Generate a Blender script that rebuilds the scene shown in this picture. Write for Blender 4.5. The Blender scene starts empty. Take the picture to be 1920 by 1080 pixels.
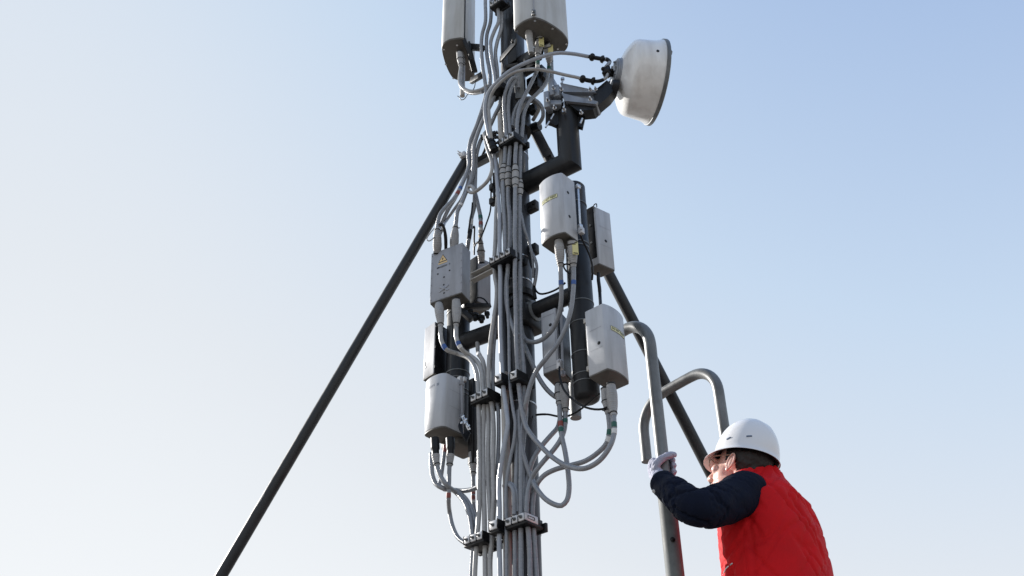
import bpy, bmesh, math, random
from mathutils import Vector, Matrix, noise
random.seed(7)
V = Vector
# ------------------------------------------------------------------ camera
scene = bpy.context.scene
PITCH, FPX, ROLL, CAMH = 35.0, 1950.0, -1.13, 1.6
cd = bpy.data.cameras.new('camera'); cam = bpy.data.objects.new('camera', cd)
scene.collection.objects.link(cam); scene.camera = cam
cd.sensor_width = 36; cd.lens = 36*FPX/1920; cd.clip_start = .05; cd.clip_end = 2000
CM = Matrix.Rotation(math.radians(90+PITCH), 4, 'X') @ Matrix.Rotation(math.radians(ROLL), 4, 'Z')
cam.matrix_world = Matrix.Translation((0, 0, CAMH)) @ CM
# ------------------------------------------------------------------ sky and sun
SUN_AZ, SUN_EL = -57.0, 27.0       # degrees from +Y, to the left
w = bpy.data.worlds.new('World'); scene.world = w; w.use_nodes = True
nt = w.node_tree; bg = nt.nodes['Background']
sky = nt.nodes.new('ShaderNodeTexSky'); sky.sky_type = 'NISHITA'; sky.sun_disc = False
sky.sun_elevation = math.radians(SUN_EL); sky.sun_rotation = math.radians(SUN_AZ)
sky.air_density = 1.0; sky.dust_density = 2.2; sky.ozone_density = 1.5; sky.altitude = 100
def _m(op, a, b=None):
    n = nt.nodes.new('ShaderNodeMath'); n.operation = op
    for i, x in enumerate((a, b)):
        if x is None: continue
        if isinstance(x, (int, float)): n.inputs[i].default_value = x
        else: nt.links.new(x, n.inputs[i])
    return n.outputs[0]
# hazy sky: the Nishita brightness and the height above the horizon choose between clear blue and milky haze
sp = nt.nodes.new('ShaderNodeSeparateColor'); nt.links.new(sky.outputs[0], sp.inputs[0])
tc = nt.nodes.new('ShaderNodeTexCoord'); sz = nt.nodes.new('ShaderNodeSeparateXYZ'); nt.links.new(tc.outputs['Generated'], sz.inputs[0])
g_ = _m('SUBTRACT', 1.0, _m('EXPONENT', _m('MULTIPLY', sp.outputs[0], -1/(.050*20))))
t_ = _m('ADD', _m('ADD', _m('MULTIPLY', g_, .76), .25), _m('MULTIPLY', sz.outputs[2], -.41))
rmp = nt.nodes.new('ShaderNodeValToRGB'); cr = rmp.color_ramp
for p_, c_ in ((.35, (.35, .49, .76)), (.57, (.57, .70, .87)), (.78, (.78, .825, .88)), (.88, (.89, .92, .95))):
    e_ = cr.elements.new(p_); e_.color = (*c_, 1)
cr.elements[0].position = .2; cr.elements[0].color = (.20, .34, .62, 1); cr.elements[-1].position = 1; cr.elements[-1].color = (1, 1, 1, 1)
nt.links.new(t_, rmp.inputs[0])
vm = nt.nodes.new('ShaderNodeVectorMath'); vm.operation = 'SCALE'; vm.inputs['Scale'].default_value = 1/(.12*1.516)
nt.links.new(rmp.outputs[0], vm.inputs[0]); nt.links.new(vm.outputs[0], bg.inputs[0])
bg.inputs[1].default_value = .12
sd = bpy.data.lights.new('sun', 'SUN'); sd.energy = 5; sd.angle = math.radians(.5); sd.color = (1, .96, .91)
so = bpy.data.objects.new('sun', sd); scene.collection.objects.link(so)
a, e = math.radians(SUN_AZ), math.radians(SUN_EL)
sdir = V((math.sin(a)*math.cos(e), math.cos(a)*math.cos(e), math.sin(e)))
so.rotation_euler = sdir.to_track_quat('Z', 'Y').to_euler(); so.location = sdir*30
scene.view_settings.view_transform = 'Standard'; scene.view_settings.look = 'None'
scene.view_settings.exposure = 0.6; scene.view_settings.gamma = 1
# ------------------------------------------------------------------ measuring helpers (pixel of the photo + distance -> place)
C3 = CM.to_3x3(); CT = C3.transposed()
def ray(px, py): return C3 @ V(((px-960)/FPX, -(py-540)/FPX, -1))
def at(px, py, Y): d = ray(px, py); return d*(Y/d.y)+V((0, 0, CAMH))
def atz(px, py, z): d = ray(px, py); return d*((z-CAMH)/d.z)+V((0, 0, CAMH))
def proj(p): c = CT @ (p-V((0, 0, CAMH))); return 960+FPX*c.x/-c.z, 540-FPX*c.y/-c.z
def Yc(px, py, off=0):
    x = at(px, py, 3.5).x
    return 3.47 + max(0, -x)*.84 + off
def adir(deg): r = math.radians(deg); return V((math.cos(r), math.sin(r), 0))
UP = V((0, 0, 1))
# ------------------------------------------------------------------ materials
MATS = {}
def mat(name, col, rough=.5, metal=0, var=.12, scale=30, bump=.0, bscale=200, dirt=None, dirt_amt=.3, rings=0, spec=.5, sheen=0, sss=0, coat=0):
    if name in MATS: return MATS[name]
    m = bpy.data.materials.new(name); m.use_nodes = True; t = m.node_tree; N = t.nodes; Lk = t.links
    b = N['Principled BSDF']; b.inputs['Roughness'].default_value = rough; b.inputs['Metallic'].default_value = metal
    b.inputs['Specular IOR Level'].default_value = spec
    if coat: b.inputs['Coat Weight'].default_value = coat; b.inputs['Coat Roughness'].default_value = .12
    if sheen: b.inputs['Sheen Weight'].default_value = sheen
    if sss:
        b.inputs['Subsurface Weight'].default_value = sss; b.inputs['Subsurface Radius'].default_value = (.012, .004, .002)
        b.inputs['Subsurface Scale'].default_value = .6
    tc = N.new('ShaderNodeTexCoord')
    n1 = N.new('ShaderNodeTexNoise'); n1.inputs['Scale'].default_value = scale; n1.inputs['Detail'].default_value = 8
    n1.inputs['Roughness'].default_value = .65
    Lk.new(tc.outputs['Object'], n1.inputs['Vector'])
    mr = N.new('ShaderNodeMapRange'); mr.inputs[1].default_value = .3; mr.inputs[2].default_value = .7
    mr.inputs[3].default_value = 1-var; mr.inputs[4].default_value = 1+var
    Lk.new(n1.outputs[0], mr.inputs[0])
    mx = N.new('ShaderNodeVectorMath'); mx.operation = 'SCALE'; mx.inputs[0].default_value = col[:3]
    Lk.new(mr.outputs[0], mx.inputs['Scale'])
    out = mx.outputs[0]
    if dirt:
        n2 = N.new('ShaderNodeTexNoise'); n2.inputs['Scale'].default_value = 15; n2.inputs['Detail'].default_value = 10
        mp = N.new('ShaderNodeMapping'); mp.inputs['Scale'].default_value = (1.6, 1.6, .22)
        Lk.new(tc.outputs['Object'], mp.inputs[0]); Lk.new(mp.outputs[0], n2.inputs['Vector'])
        m2 = N.new('ShaderNodeMapRange'); m2.inputs[1].default_value = .45; m2.inputs[2].default_value = .72
        m2.inputs[3].default_value = 0; m2.inputs[4].default_value = dirt_amt
        Lk.new(n2.outputs[0], m2.inputs[0])
        mm = N.new('ShaderNodeMix'); mm.data_type = 'RGBA'
        Lk.new(m2.outputs[0], mm.inputs[0]); Lk.new(out, mm.inputs[6]); mm.inputs[7].default_value = (*dirt, 1)
        out = mm.outputs[2]
    Lk.new(out, b.inputs['Base Color'])
    rr = N.new('ShaderNodeMapRange'); rr.inputs[3].default_value = max(.03, rough-.12); rr.inputs[4].default_value = min(1, rough+.12)
    rr.inputs[1].default_value = .3; rr.inputs[2].default_value = .7
    Lk.new(n1.outputs[0], rr.inputs[0]); Lk.new(rr.outputs[0], b.inputs['Roughness'])
    hgt = None
    if bump:
        n3 = N.new('ShaderNodeTexNoise'); n3.inputs['Scale'].default_value = bscale; n3.inputs['Detail'].default_value = 5
        Lk.new(tc.outputs['Object'], n3.inputs['Vector'])
        bp = N.new('ShaderNodeBump'); bp.inputs['Strength'].default_value = .6; bp.inputs['Distance'].default_value = bump
        Lk.new(n3.outputs[0], bp.inputs['Height']); hgt = bp.outputs[0]
    if rings:
        sp = N.new('ShaderNodeSeparateXYZ'); Lk.new(tc.outputs['UV'], sp.inputs[0])
        ml = N.new('ShaderNodeMath'); ml.operation = 'MULTIPLY'; ml.inputs[1].default_value = 6.2832/rings
        sn = N.new('ShaderNodeMath'); sn.operation = 'SINE'
        Lk.new(sp.outputs[1], ml.inputs[0]); Lk.new(ml.outputs[0], sn.inputs[0])
        bq = N.new('ShaderNodeBump'); bq.inputs['Strength'].default_value = .5; bq.inputs['Distance'].default_value = rings*.12
        Lk.new(sn.outputs[0], bq.inputs['Height'])
        if hgt: Lk.new(hgt, bq.inputs['Normal'])
        hgt = bq.outputs[0]
    if hgt: Lk.new(hgt, b.inputs['Normal'])
    MATS[name] = m
    return m
CABLE = mat('cable_grey', (.24, .255, .28), .28, var=.10, scale=40, rings=.005, dirt=(.12, .11, .10), dirt_amt=.35, coat=.35)
CABLE_L = mat('cable_light', (.34, .37, .42), .32, coat=.3, var=.08, scale=40, dirt=(.2, .2, .2), dirt_amt=.3)
CABLE_W = mat('cable_pale', (.35, .35, .345), .28, coat=.3, var=.1, scale=40, dirt=(.15, .13, .11), dirt_amt=.4)
BLACK = mat('black_rubber', (.006, .006, .007), .42, spec=.3, var=.2, bump=.0006, bscale=300)
BLACKP = mat('black_plastic', (.008, .008, .009), .35, spec=.3, var=.2)
DARK = mat('dark_paint', (.012, .013, .015), .42, var=.3, spec=.28, scale=18, bump=.0006, bscale=260, dirt=(.05, .05, .05), dirt_amt=.4)
STRUTM = mat('strut_paint', (.020, .021, .023), .38, spec=.35, var=.25, scale=14, bump=.0005, bscale=260, dirt=(.035, .035, .035), dirt_amt=.4)
STEEL = mat('galvanised', (.155, .165, .17), .42, .12, var=.28, scale=16, bump=.0004, bscale=300, dirt=(.08, .078, .075), dirt_amt=.6)
MASTM = mat('mast_steel', (.032, .036, .044), .36, .1, var=.2, scale=16, bump=.0004, dirt=(.018, .018, .02), dirt_amt=.6)
STILE = mat('weathered_galvanised', (.14, .15, .15), .6, 0, var=.3, scale=14, bump=.0004, bscale=300, dirt=(.07, .068, .065), dirt_amt=.6, spec=.25)
PALE = mat('pale_steel', (.42, .40, .37), .5, .1, var=.15, scale=20, dirt=(.2, .19, .17), dirt_amt=.4)
BSTEEL = mat('bracket_steel', (.25, .27, .30), .36, .3, var=.18, scale=24, dirt=(.08, .08, .08), dirt_amt=.5)
BRIGHT = mat('bright_metal', (.55, .56, .58), .25, .85, var=.15, scale=60)
ALU = mat('clamp_metal', (.55, .55, .56), .35, .35, var=.15, scale=60, dirt=(.2, .2, .2), dirt_amt=.4)
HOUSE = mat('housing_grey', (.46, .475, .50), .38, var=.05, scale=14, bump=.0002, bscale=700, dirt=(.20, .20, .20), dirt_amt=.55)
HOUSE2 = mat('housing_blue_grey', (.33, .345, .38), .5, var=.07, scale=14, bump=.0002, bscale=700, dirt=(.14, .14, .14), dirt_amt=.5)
HBOT = mat('housing_base', (.095, .088, .078), .6, var=.15, scale=20, dirt=(.07, .065, .055), dirt_amt=.6)
RADOME = mat('radome', (.50, .52, .53), .45, var=.05, scale=10, dirt=(.30, .29, .26), dirt_amt=.45)
BOOT = mat('boot_tape', (.36, .36, .36), .55, var=.1, scale=60, bump=.0012, bscale=90, rings=.009, dirt=(.16, .15, .14), dirt_amt=.5)
DISH = mat('dish_white', (.80, .80, .79), .2, var=.03, scale=12, dirt=(.34, .31, .28), dirt_amt=.3, coat=.5)
YEL = mat('yellow_tag', (.66, .60, .27), .5, var=.06)
LAB = mat('label_film', (.78, .76, .42), .4, var=.05)
INK = mat('ink', (.015, .015, .017), .5, var=.05)
INKB = mat('ink_blue_grey', (.09, .13, .20), .5, var=.05)
TRI = mat('warning_yellow', (.72, .52, .25), .5, var=.05)
WHT = mat('white_tape', (.65, .65, .64), .5, var=.05)
GRN = mat('green_tape', (.015, .10, .075), .5, var=.1)
BLU = mat('blue_tape', (.04, .10, .30), .5, var=.1)
RDT = mat('red_tape', (.22, .05, .04), .5, var=.1)
RED = mat('red_fabric', (.58, .010, .014), .7, var=.10, scale=12, bump=.0008, bscale=500, spec=.12)
NAVY = mat('navy_fabric', (.006, .009, .021), .85, var=.2, scale=20, bump=.0008, bscale=500, spec=.12)
TROU = mat('work_trousers', (.02, .022, .03), .85, var=.15)
SKIN = mat('skin', (.70, .43, .36), .42, var=.10, scale=45, bump=.0006, bscale=260, dirt=(.60, .26, .21), dirt_amt=.35, sss=.15)
HAIR = mat('hair', (.010, .006, .005), .55, var=.4, scale=90, bump=.002, bscale=250)
HELM = mat('helmet_white', (.74, .74, .75), .22, var=.02, scale=8, coat=.4)
HELMIN = mat('helmet_lining', (.05, .045, .05), .6)
GLOVE = mat('glove', (.36, .37, .46), .8, var=.1, scale=60, bump=.0012, bscale=220)
GRAV = mat('roof_gravel', (.17, .15, .13), .9, var=.35, scale=60, bump=.01, bscale=60)
# ------------------------------------------------------------------ object helpers
COL = scene.collection
def wloc(o):
    p = V((0, 0, 0))
    while o: p += o.location; o = o.parent
    return p
def tag(o, label=None, cat=None, group=None, kind=None):
    if label: o['label'] = label
    if cat: o['category'] = cat
    if group: o['group'] = group
    if kind: o['kind'] = kind
    return o
def thing(name, loc, label, cat, group=None):
    o = bpy.data.objects.new(name, None); COL.objects.link(o); o.location = loc; o.empty_display_size = .1
    return tag(o, label, cat, group)
def mk(name, bm, m, parent=None, smooth=True, org=None, sharp=40):
    if org is None: org = wloc(parent) if parent else sum((v.co for v in bm.verts), V())/max(1, len(bm.verts))
    bmesh.ops.translate(bm, verts=bm.verts, vec=-org)
    bmesh.ops.recalc_face_normals(bm, faces=bm.faces)
    me = bpy.data.meshes.new(name)
    for f in bm.faces: f.smooth = smooth
    bm.to_mesh(me); bm.free()
    for x in (m if isinstance(m, (list, tuple)) else [m]): me.materials.append(x)
    if smooth and sharp: me.set_sharp_from_angle(angle=math.radians(sharp))
    o = bpy.data.objects.new(name, me); COL.objects.link(o)
    if parent: o.parent = parent; o.location = org - wloc(parent)
    else: o.location = org
    return o
def catmull(pts, step=.012):
    pts = [V(p) for p in pts]
    if len(pts) == 2: P = [pts[0]*2-pts[1]]+pts+[pts[1]*2-pts[0]]
    else: P = [pts[0]*2-pts[1]]+pts+[pts[-1]*2-pts[-2]]
    out = []
    for i in range(1, len(P)-2):
        p0, p1, p2, p3 = P[i-1:i+3]
        d1 = max((p1-p0).length, 1e-5)**.5; d2 = max((p2-p1).length, 1e-5)**.5; d3 = max((p3-p2).length, 1e-5)**.5
        m1 = (p1-p0)/d1-(p2-p0)/(d1+d2)+(p2-p1)/d2; m2 = (p2-p1)/d2-(p3-p1)/(d2+d3)+(p3-p2)/d3
        m1 *= d2; m2 *= d2
        n = max(2, int((p2-p1).length/step))
        for k in range(n):
            t = k/n; t2 = t*t; t3 = t2*t
            out.append(p1*(2*t3-3*t2+1)+m1*(t3-2*t2+t)+p2*(-2*t3+3*t2)+m2*(t3-t2))
    out.append(P[-2].copy()); return out
def arclen(pts):
    s = [0]
    for i in range(1, len(pts)): s.append(s[-1]+(pts[i]-pts[i-1]).length)
    return s
def frames(pts):
    T = []
    for i in range(len(pts)):
        t = pts[min(i+1, len(pts)-1)]-pts[max(i-1, 0)]
        T.append(t.normalized() if t.length > 1e-9 else UP)
    n = T[0].orthogonal().normalized(); F = []
    for i, t in enumerate(T):
        n = (n-t*n.dot(t))
        n = n.normalized() if n.length > 1e-6 else t.orthogonal().normalized()
        F.append((t, n, t.cross(n)))
    return F
def sweep(bm, pts, r, seg=10, caps=True, squash=1, up=None):
    """tube along sampled points; r number or function(i, s)"""
    s = arclen(pts); F = frames(pts); uv = bm.loops.layers.uv.verify(); rings = []
    for i, p in enumerate(pts):
        ri = r(s[i], s[-1]) if callable(r) else (r[i] if isinstance(r, list) else r)
        t, n, b = F[i]
        if up is not None:
            b = t.cross(up)
            b = b.normalized() if b.length > 1e-5 else F[i][2]
            n = b.cross(t)
        rings.append([bm.verts.new(p+(n*math.cos(2*math.pi*k/seg)*squash+b*math.sin(2*math.pi*k/seg))*ri) for k in range(seg)])
    for i in range(len(rings)-1):
        for k in range(seg):
            f = bm.faces.new((rings[i][k], rings[i][(k+1) % seg], rings[i+1][(k+1) % seg], rings[i+1][k]))
            for lp, (u, v) in zip(f.loops, ((k, i), (k+1, i), (k+1, i+1), (k, i+1))): lp[uv].uv = (u/seg, s[v])
    if caps: bm.faces.new(rings[0][::-1]); bm.faces.new(rings[-1])
    return rings
def sub(pts, s0, s1):
    s = arclen(pts); out = []
    def pt(x):
        for i in range(1, len(s)):
            if s[i] >= x: 
                t = (x-s[i-1])/max(1e-9, s[i]-s[i-1]); return pts[i-1].lerp(pts[i], t)
        return pts[-1].copy()
    n = max(2, int((s1-s0)/.006))
    return [pt(s0+(s1-s0)*k/n) for k in range(n+1)]
def BMn(): return bmesh.new()
def cyl(bm, p0, p1, r0, r1=None, seg=20):
    r1 = r0 if r1 is None else r1
    sweep(bm, [V(p0), V(p1)], [r0, r1], seg)
def obox(bm, c, u, v, w_, su, sv, sw, bev=0):
    """box centred at c with axes u v w and full sizes"""
    M4 = Matrix(((u.x*su, v.x*sv, w_.x*sw, c.x), (u.y*su, v.y*sv, w_.y*sw, c.y), (u.z*su, v.z*sv, w_.z*sw, c.z), (0, 0, 0, 1)))
    r = bmesh.ops.create_cube(bm, size=1, matrix=M4)
    if bev:
        ed = set()
        for vt in r['verts']: ed.update(vt.link_edges)
        bmesh.ops.bevel(bm, geom=list(ed), offset=bev, segments=2, affect='EDGES', profile=.5)
def beam(bm, p0, p1, wd, ht, up=UP, bev=.001):
    p0, p1 = V(p0), V(p1); u = (p1-p0).normalized(); v = up.cross(u).normalized(); w_ = u.cross(v)
    obox(bm, (p0+p1)/2, u, v, w_, (p1-p0).length, wd, ht, bev)
def lathe(bm, o, ax, prof, seg=32):
    ax = ax.normalized(); n = ax.orthogonal().normalized(); b = ax.cross(n); prev = None
    for (x, r) in prof:
        ring = [bm.verts.new(o+ax*x+(n*math.cos(2*math.pi*k/seg)+b*math.sin(2*math.pi*k/seg))*max(r, 1e-5)) for k in range(seg)]
        if prev:
            for k in range(seg): bm.faces.new((prev[k], prev[(k+1) % seg], ring[(k+1) % seg], ring[k]))
        else: first = ring
        prev = ring
    bm.faces.new(first[::-1]); bm.faces.new(prev)
def bolt(bm, p, ax, r=.005, h=.006, shank=0):
    ax = ax.normalized(); sweep(bm, [p, p+ax*h], r, 6)
    if shank: sweep(bm, [p, p+ax*(h+shank)], r*.5, 8)
def ringband(bm, c, ax, r, wdt, th=.0015, seg=32):
    lathe(bm, c-ax*wdt/2, ax, [(0, r+.0004), (0.0004, r+th), (wdt-.0004, r+th), (wdt, r+.0004)], seg)
# ------------------------------------------------------------------ setting: the roof the mast stands on
bm = BMn(); g = bmesh.ops.create_grid(bm, x_segments=2, y_segments=2, size=150)
mk('roof_deck', bm, GRAV, smooth=False)['kind'] = 'structure'
# ------------------------------------------------------------------ mast
MX, MY = at(983, 1000, 3.6).x, 3.6
MR = .060
def mastz(py): return at(905+(983-905)*(py+2245)/3245, py, MY).z
mast = thing('telecom_mast', V((MX, MY, 0)), 'dark steel mast tube carrying the whole bundle of grey cables and two outboard pipes', 'mast')
bm = BMn(); cyl(bm, (MX, MY, 0), (MX, MY, mastz(-190)), MR, seg=40); mk('pole', bm, MASTM, mast)
bm = BMn(); lathe(bm, V((MX, MY, .002)), UP, [(0, .2), (.02, .2), (.022, .075), (.12, .062)], 32); mk('base_plate', bm, STEEL, mast)
for py, wd in ((297, .006), (492, .006), (535, .006), (764, .006), (1003, .007), (180, .006)):
    bm = BMn(); ringband(bm, V((MX, MY, mastz(py))), UP, MR, wd, .002, 40); mk('strap', bm, BRIGHT, mast)
for py in (560, 583, 345):
    bm = BMn(); ringband(bm, V((MX, MY, mastz(py))), UP, MR, .03, .012, 40); mk('collar', bm, DARK, mast)
# thin pale rod that runs up in front of the tube
RODP = [at(952, 1085, 3.53), at(951, 930, 3.53), at(948, 800, 3.53), at(946, 700, 3.53)]
bm = BMn(); sweep(bm, catmull([RODP[0]-UP*1.5]+RODP, .05), .0155, 16); mk('conduit', bm, PALE, mast)
bm = BMn(); sweep(bm, catmull([at(941, 330, 3.52), at(940, 270, 3.52), at(938, 215, 3.52)], .05), .0135, 16); mk('conduit', bm, PALE, mast)
# outboard pipes
RP = at(1098, 700, 3.42); LPp = at(858, 700, 3.76)
rz0, rz1 = at(1100, 752, 3.42).z, at(1092, 352, 3.42).z
bm = BMn(); lathe(bm, V((RP.x, RP.y, rz0-.004)), UP, [(0, .012), (.002, .035), (.010, .046), (.022, .0495), (rz1-rz0, .0495), (rz1-rz0+.008, .044), (rz1-rz0+.012, .02)], 40)
mk('side_pipe', bm, DARK, mast)
lz0, lz1 = at(862, 836, 3.76).z, at(850, 560, 3.76).z
bm = BMn(); lathe(bm, V((LPp.x, LPp.y, lz0-.004)), UP, [(0, .012), (.002, .035), (.010, .046), (.022, .0495), (lz1-lz0, .0495), (lz1-lz0+.008, .044), (lz1-lz0+.012, .02)], 40)
mk('side_pipe', bm, DARK, mast)
for py in (572, 611, 668, 708, 722, 463, 470, 388):
    bm = BMn(); ringband(bm, V((RP.x, RP.y, at(1098, py, 3.42).z)), UP, .0497, .004, .002, 40); mk('strap', bm, STEEL, mast)
for py in (586, 592, 703, 716, 737, 745):
    bm = BMn(); ringband(bm, V((LPp.x, LPp.y, at(858, py, 3.76).z)), UP, .0497, .004, .002, 40); mk('strap', bm, STEEL, mast)
# arms joining them
zA = at(1030, 574, 3.52).z
pa, pb = V((MX, MY, zA)), V((RP.x, RP.y, zA))
da = (pb-pa).normalized()
bm = BMn(); cyl(bm, pa+da*.05, pb-da*.03, .034, seg=28); mk('arm', bm, DARK, mast)
bm = BMn(); lathe(bm, pa+da*.055, da, [(0, .046), (.03, .046), (.034, .036)], 28); mk('arm_flange', bm, STEEL, mast)
bm = BMn(); obox(bm, pa+V((0, 0, -.03)), da, UP.cross(da), UP, .16, .14, .09, .01); mk('arm_bracket', bm, DARK, mast)
zL = at(890, 622, 3.68).z
pc = V((LPp.x, LPp.y, zL-.01)); pa2 = V((MX, MY, zL-.01)); dl = (pc-pa2).normalized()
bm = BMn(); cyl(bm, pa2+dl*.05, pc, .037, seg=28); mk('arm', bm, DARK, mast)
# dish post: vertical pipe, mitred elbow, arm to the mast, all one swept tube
DY = 3.43
dtop = at(1062, 205, DY); dbot = at(1069, 305, DY); dbx = V((dtop.x, DY, dbot.z))
dend = V((MX, MY, dbot.z)); dd = (dend-dbx).normalized()
bm = BMn()
def mitre(bm, path, r, seg=32):
    rings = []; T = []
    for i, p in enumerate(path):
        if i == 0: t = (path[1]-p).normalized(); n = t; 
        elif i == len(path)-1: t = (p-path[i-1]).normalized(); n = t
        else: t = (p-path[i-1]).normalized(); n = (t+(path[i+1]-p).normalized()).normalized()
        T.append((t, n))
    x = T[0][0].orthogonal().normalized(); y = T[0][0].cross(x)
    base = [x*math.cos(2*math.pi*k/seg)*r+y*math.sin(2*math.pi*k/seg)*r for k in range(seg)]
    ring = [path[0]+b for b in base]; rings.append(ring)
    for i in range(1, len(path)):
        t, n = T[i]; nr = []
        for q in ring:
            k = (path[i]-q).dot(n)/t.dot(n); nr.append(q+t*k)
        rings.append(nr); ring = nr
    vs = [[bm.verts.new(q) for q in rg] for rg in rings]
    for i in range(len(vs)-1):
        for k in range(seg): bm.faces.new((vs[i][k], vs[i][(k+1) % seg], vs[i+1][(k+1) % seg], vs[i+1][k]))
    bm.faces.new(vs[0][::-1]); bm.faces.new(vs[-1])
mitre(bm, [V((dbx.x, DY, dtop.z)), dbx, dend-dd*.04], .051)
mk('dish_post', bm, DARK, mast, sharp=50)
# channel brackets that hold the struts
def chan(p0, p1, m=STEEL, wd=.04, name='bracket_arm'):
    bm = BMn(); u = (p1-p0).normalized(); v = UP.cross(u).normalized()
    beam(bm, p0, p1, .006, .035)
    beam(bm, p0+V((0, 0, .014))-v*.014, p1+V((0, 0, .014))-v*.014, .03, .005)
    beam(bm, p0-V((0, 0, .018))-v*.014, p1-V((0, 0, .018))-v*.014, .03, .005)
    mk(name, bm, m, mast)
chan(at(890, 312, 3.68), at(948, 282, 3.58), STEEL)
chan(at(889, 524, 3.62), at(942, 497, 3.54), PALE)
bm = BMn(); beam(bm, at(996, 232, 3.62), at(1027, 292, 3.70), .050, .014, up=V((0, -1, 0))); mk('strut_plate', bm, MASTM, mast)
bm = BMn(); cyl(bm, at(1000, 240, 3.60), at(1012, 236, 3.58), .022, seg=12); mk('pivot', bm, BLACK, mast)
bm = BMn(); sweep(bm, catmull([at(896, 309, 3.68), at(912, 275, 3.62), at(918, 258, 3.6)]), .006, 8); beam(bm, at(902, 258, 3.58), at(930, 250, 3.56), .02, .02); mk('bracket_tie', bm, DARK, mast)
# small black angle brackets on the mast
for px, py, sx in ((999, 388, .05), (998, 470, .055), (1000, 205, .04), (925, 352, .03), (925, 378, .03)):
    bm = BMn(); c = at(px, py, 3.56); obox(bm, c, adir(-38), adir(52), UP, sx, .03, .035 if px < 990 else .05, .004)
    bolt(bm, c+V((.0, -.02, 0)), V((.3, -1, .1)), .006, .008, .01); mk('bracket', bm, DARK, mast)
bm = BMn(); beam(bm, at(926, 325, 3.55), at(927, 372, 3.55), .012, .012, up=V((0, -1, 0))); mk('bracket', bm, BLACKP, mast)
# the black bundle of brackets behind the upper antenna
bm = BMn()
obox(bm, at(959, 45, 3.56), adir(-38), adir(52), UP, .085, .05, .62, .004)
mk('antenna_bracket', bm, BLACKP, mast)
bm = BMn(); beam(bm, at(975, 120, 3.55), at(1010, 100, 3.42), .05, .05); mk('antenna_bracket', bm, BLACKP, mast); bm = BMn(); beam(bm, at(938, 112, 3.50), at(968, 78, 3.36), .008, .035)
bolt(bm, at(961, 80, 3.36), V((0, -1, 0)), .008, .008, .012); mk('antenna_bracket', bm, DARK, mast)
bm = BMn(); beam(bm, at(880, 88, 3.72), at(905, 90, 3.62), .03, .03); bolt(bm, at(889, 86, 3.68), V((-.2, -1, 0)), .008, .006); mk('antenna_bracket', bm, DARK, mast); bm = BMn()
beam(bm, at(884, 152, 3.72), at(905, 140, 3.62), .02, .03); mk('antenna_bracket', bm, DARK, mast)
bm = BMn(); cyl(bm, V((MX, MY, mastz(250))), V((MX, MY, mastz(196))), .078, seg=36); mk('collar', bm, DARK, mast)
bm = BMn(); beam(bm, at(975, 185, 3.52), at(972, 130, 3.52), .045, .012, up=V((0, -1, 0))); mk('bracket', bm, STEEL, mast)
bm = BMn(); cyl(bm, at(1034, 190, 3.62), at(1030, 70, 3.62), .016, seg=16); mk('conduit', bm, STEEL, mast)
for px, py, sx, sz in ((985, 128, .10, .07), (1003, 160, .07, .09), (1014, 140, .05, .08), (960, 150, .05, .10)):
    bm = BMn(); obox(bm, at(px, py, 3.60), adir(-38), adir(52), UP, sx, .05, sz, .004); bolt(bm, at(px+2, py, 3.57), V((.3, -1, -.3)), .006, .01, .01); mk('bracket', bm, BLACKP, mast)
bm = BMn(); beam(bm, at(948, 128, 3.52), at(1008, 118, 3.56), .03, .02); mk('bracket', bm, DARK, mast)
# ------------------------------------------------------------------ struts
def strut(p0, p1, r, label):
    d = (p1-p0).normalized(); foot = p0+d*((p0.z-.03)/-d.z)
    t = thing('support_strut', V((foot.x, foot.y, 0)), label, 'strut', 'struts bracing the mast')
    bm = BMn(); sweep(bm, [p0+(foot-p0)*k/60 for k in range(61)], r, 28); mk('tube', bm, STRUTM, t)
    bm = BMn(); lathe(bm, V((foot.x, foot.y, .002)), UP, [(0, .1), (.015, .1), (.017, .04), (.05, .035)], 24); mk('foot_plate', bm, STEEL, t)
    return t, d
s1, d1 = strut(at(873, 303, 3.69), at(431, 1052, 3.86), .0235, 'long dark steel strut running down to the left from the mast, paint chipped low down')
bm = BMn(); c = at(871, 293, 3.67); obox(bm, c, adir(-38), adir(52), UP, .03, .04, .03, .003); bolt(bm, c+V((-.02, -.015, .008)), V((-.6, -.7, .1)), .005, .006, .012); bolt(bm, c+V((-.02, -.015, -.008)), V((-.6, -.7, .1)), .005, .006, .012)
mk('end_clamp', bm, ALU, s1)
# chipped paint flake
def flake(px, py, L_, wd, rot):
    n = at(px, py, 3.86); 
    bm = BMn(); vs = []
    k = 14
    # patch hugging the tube: choose axis point nearest
    A0 = at(873, 303, 3.69); A1 = at(431, 1052, 3.86); ax = (A1-A0).normalized(); q = A0+ax*((n-A0).dot(ax))
    side = (-ray(px, py).normalized()); side = (side-ax*side.dot(ax)).normalized(); tan = ax.cross(side)
    if proj(q+tan*.01)[0] > proj(q)[0]: tan = -tan
    rnd = random.Random(5); rows = []
    for i in range(k+1):
        t = i/k; ww = wd*math.sin(math.pi*t)**.7*(.6+.6*rnd.random())
        a0, a1 = rot-ww, rot+ww*.5
        rows.append([bm.verts.new(q+ax*((t-.5)*L_)+(side*math.cos(aa)+tan*math.sin(aa))*.0243) for aa in (a0, (a0+a1)/2, a1)])
    for i in range(k):
        for j in range(2): bm.faces.new((rows[i][j], rows[i][j+1], rows[i+1][j+1], rows[i+1][j]))
    mk('bare_patch', bm, PALE, s1)
flake(491, 940, .062, .22, .95); flake(477, 962, .045, .12, 1.2)
s2, d2 = strut(at(1022, 282, 3.72), at(1336, 893, 4.22), .0265, 'long dark steel strut running down to the right behind the ladder')
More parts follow.
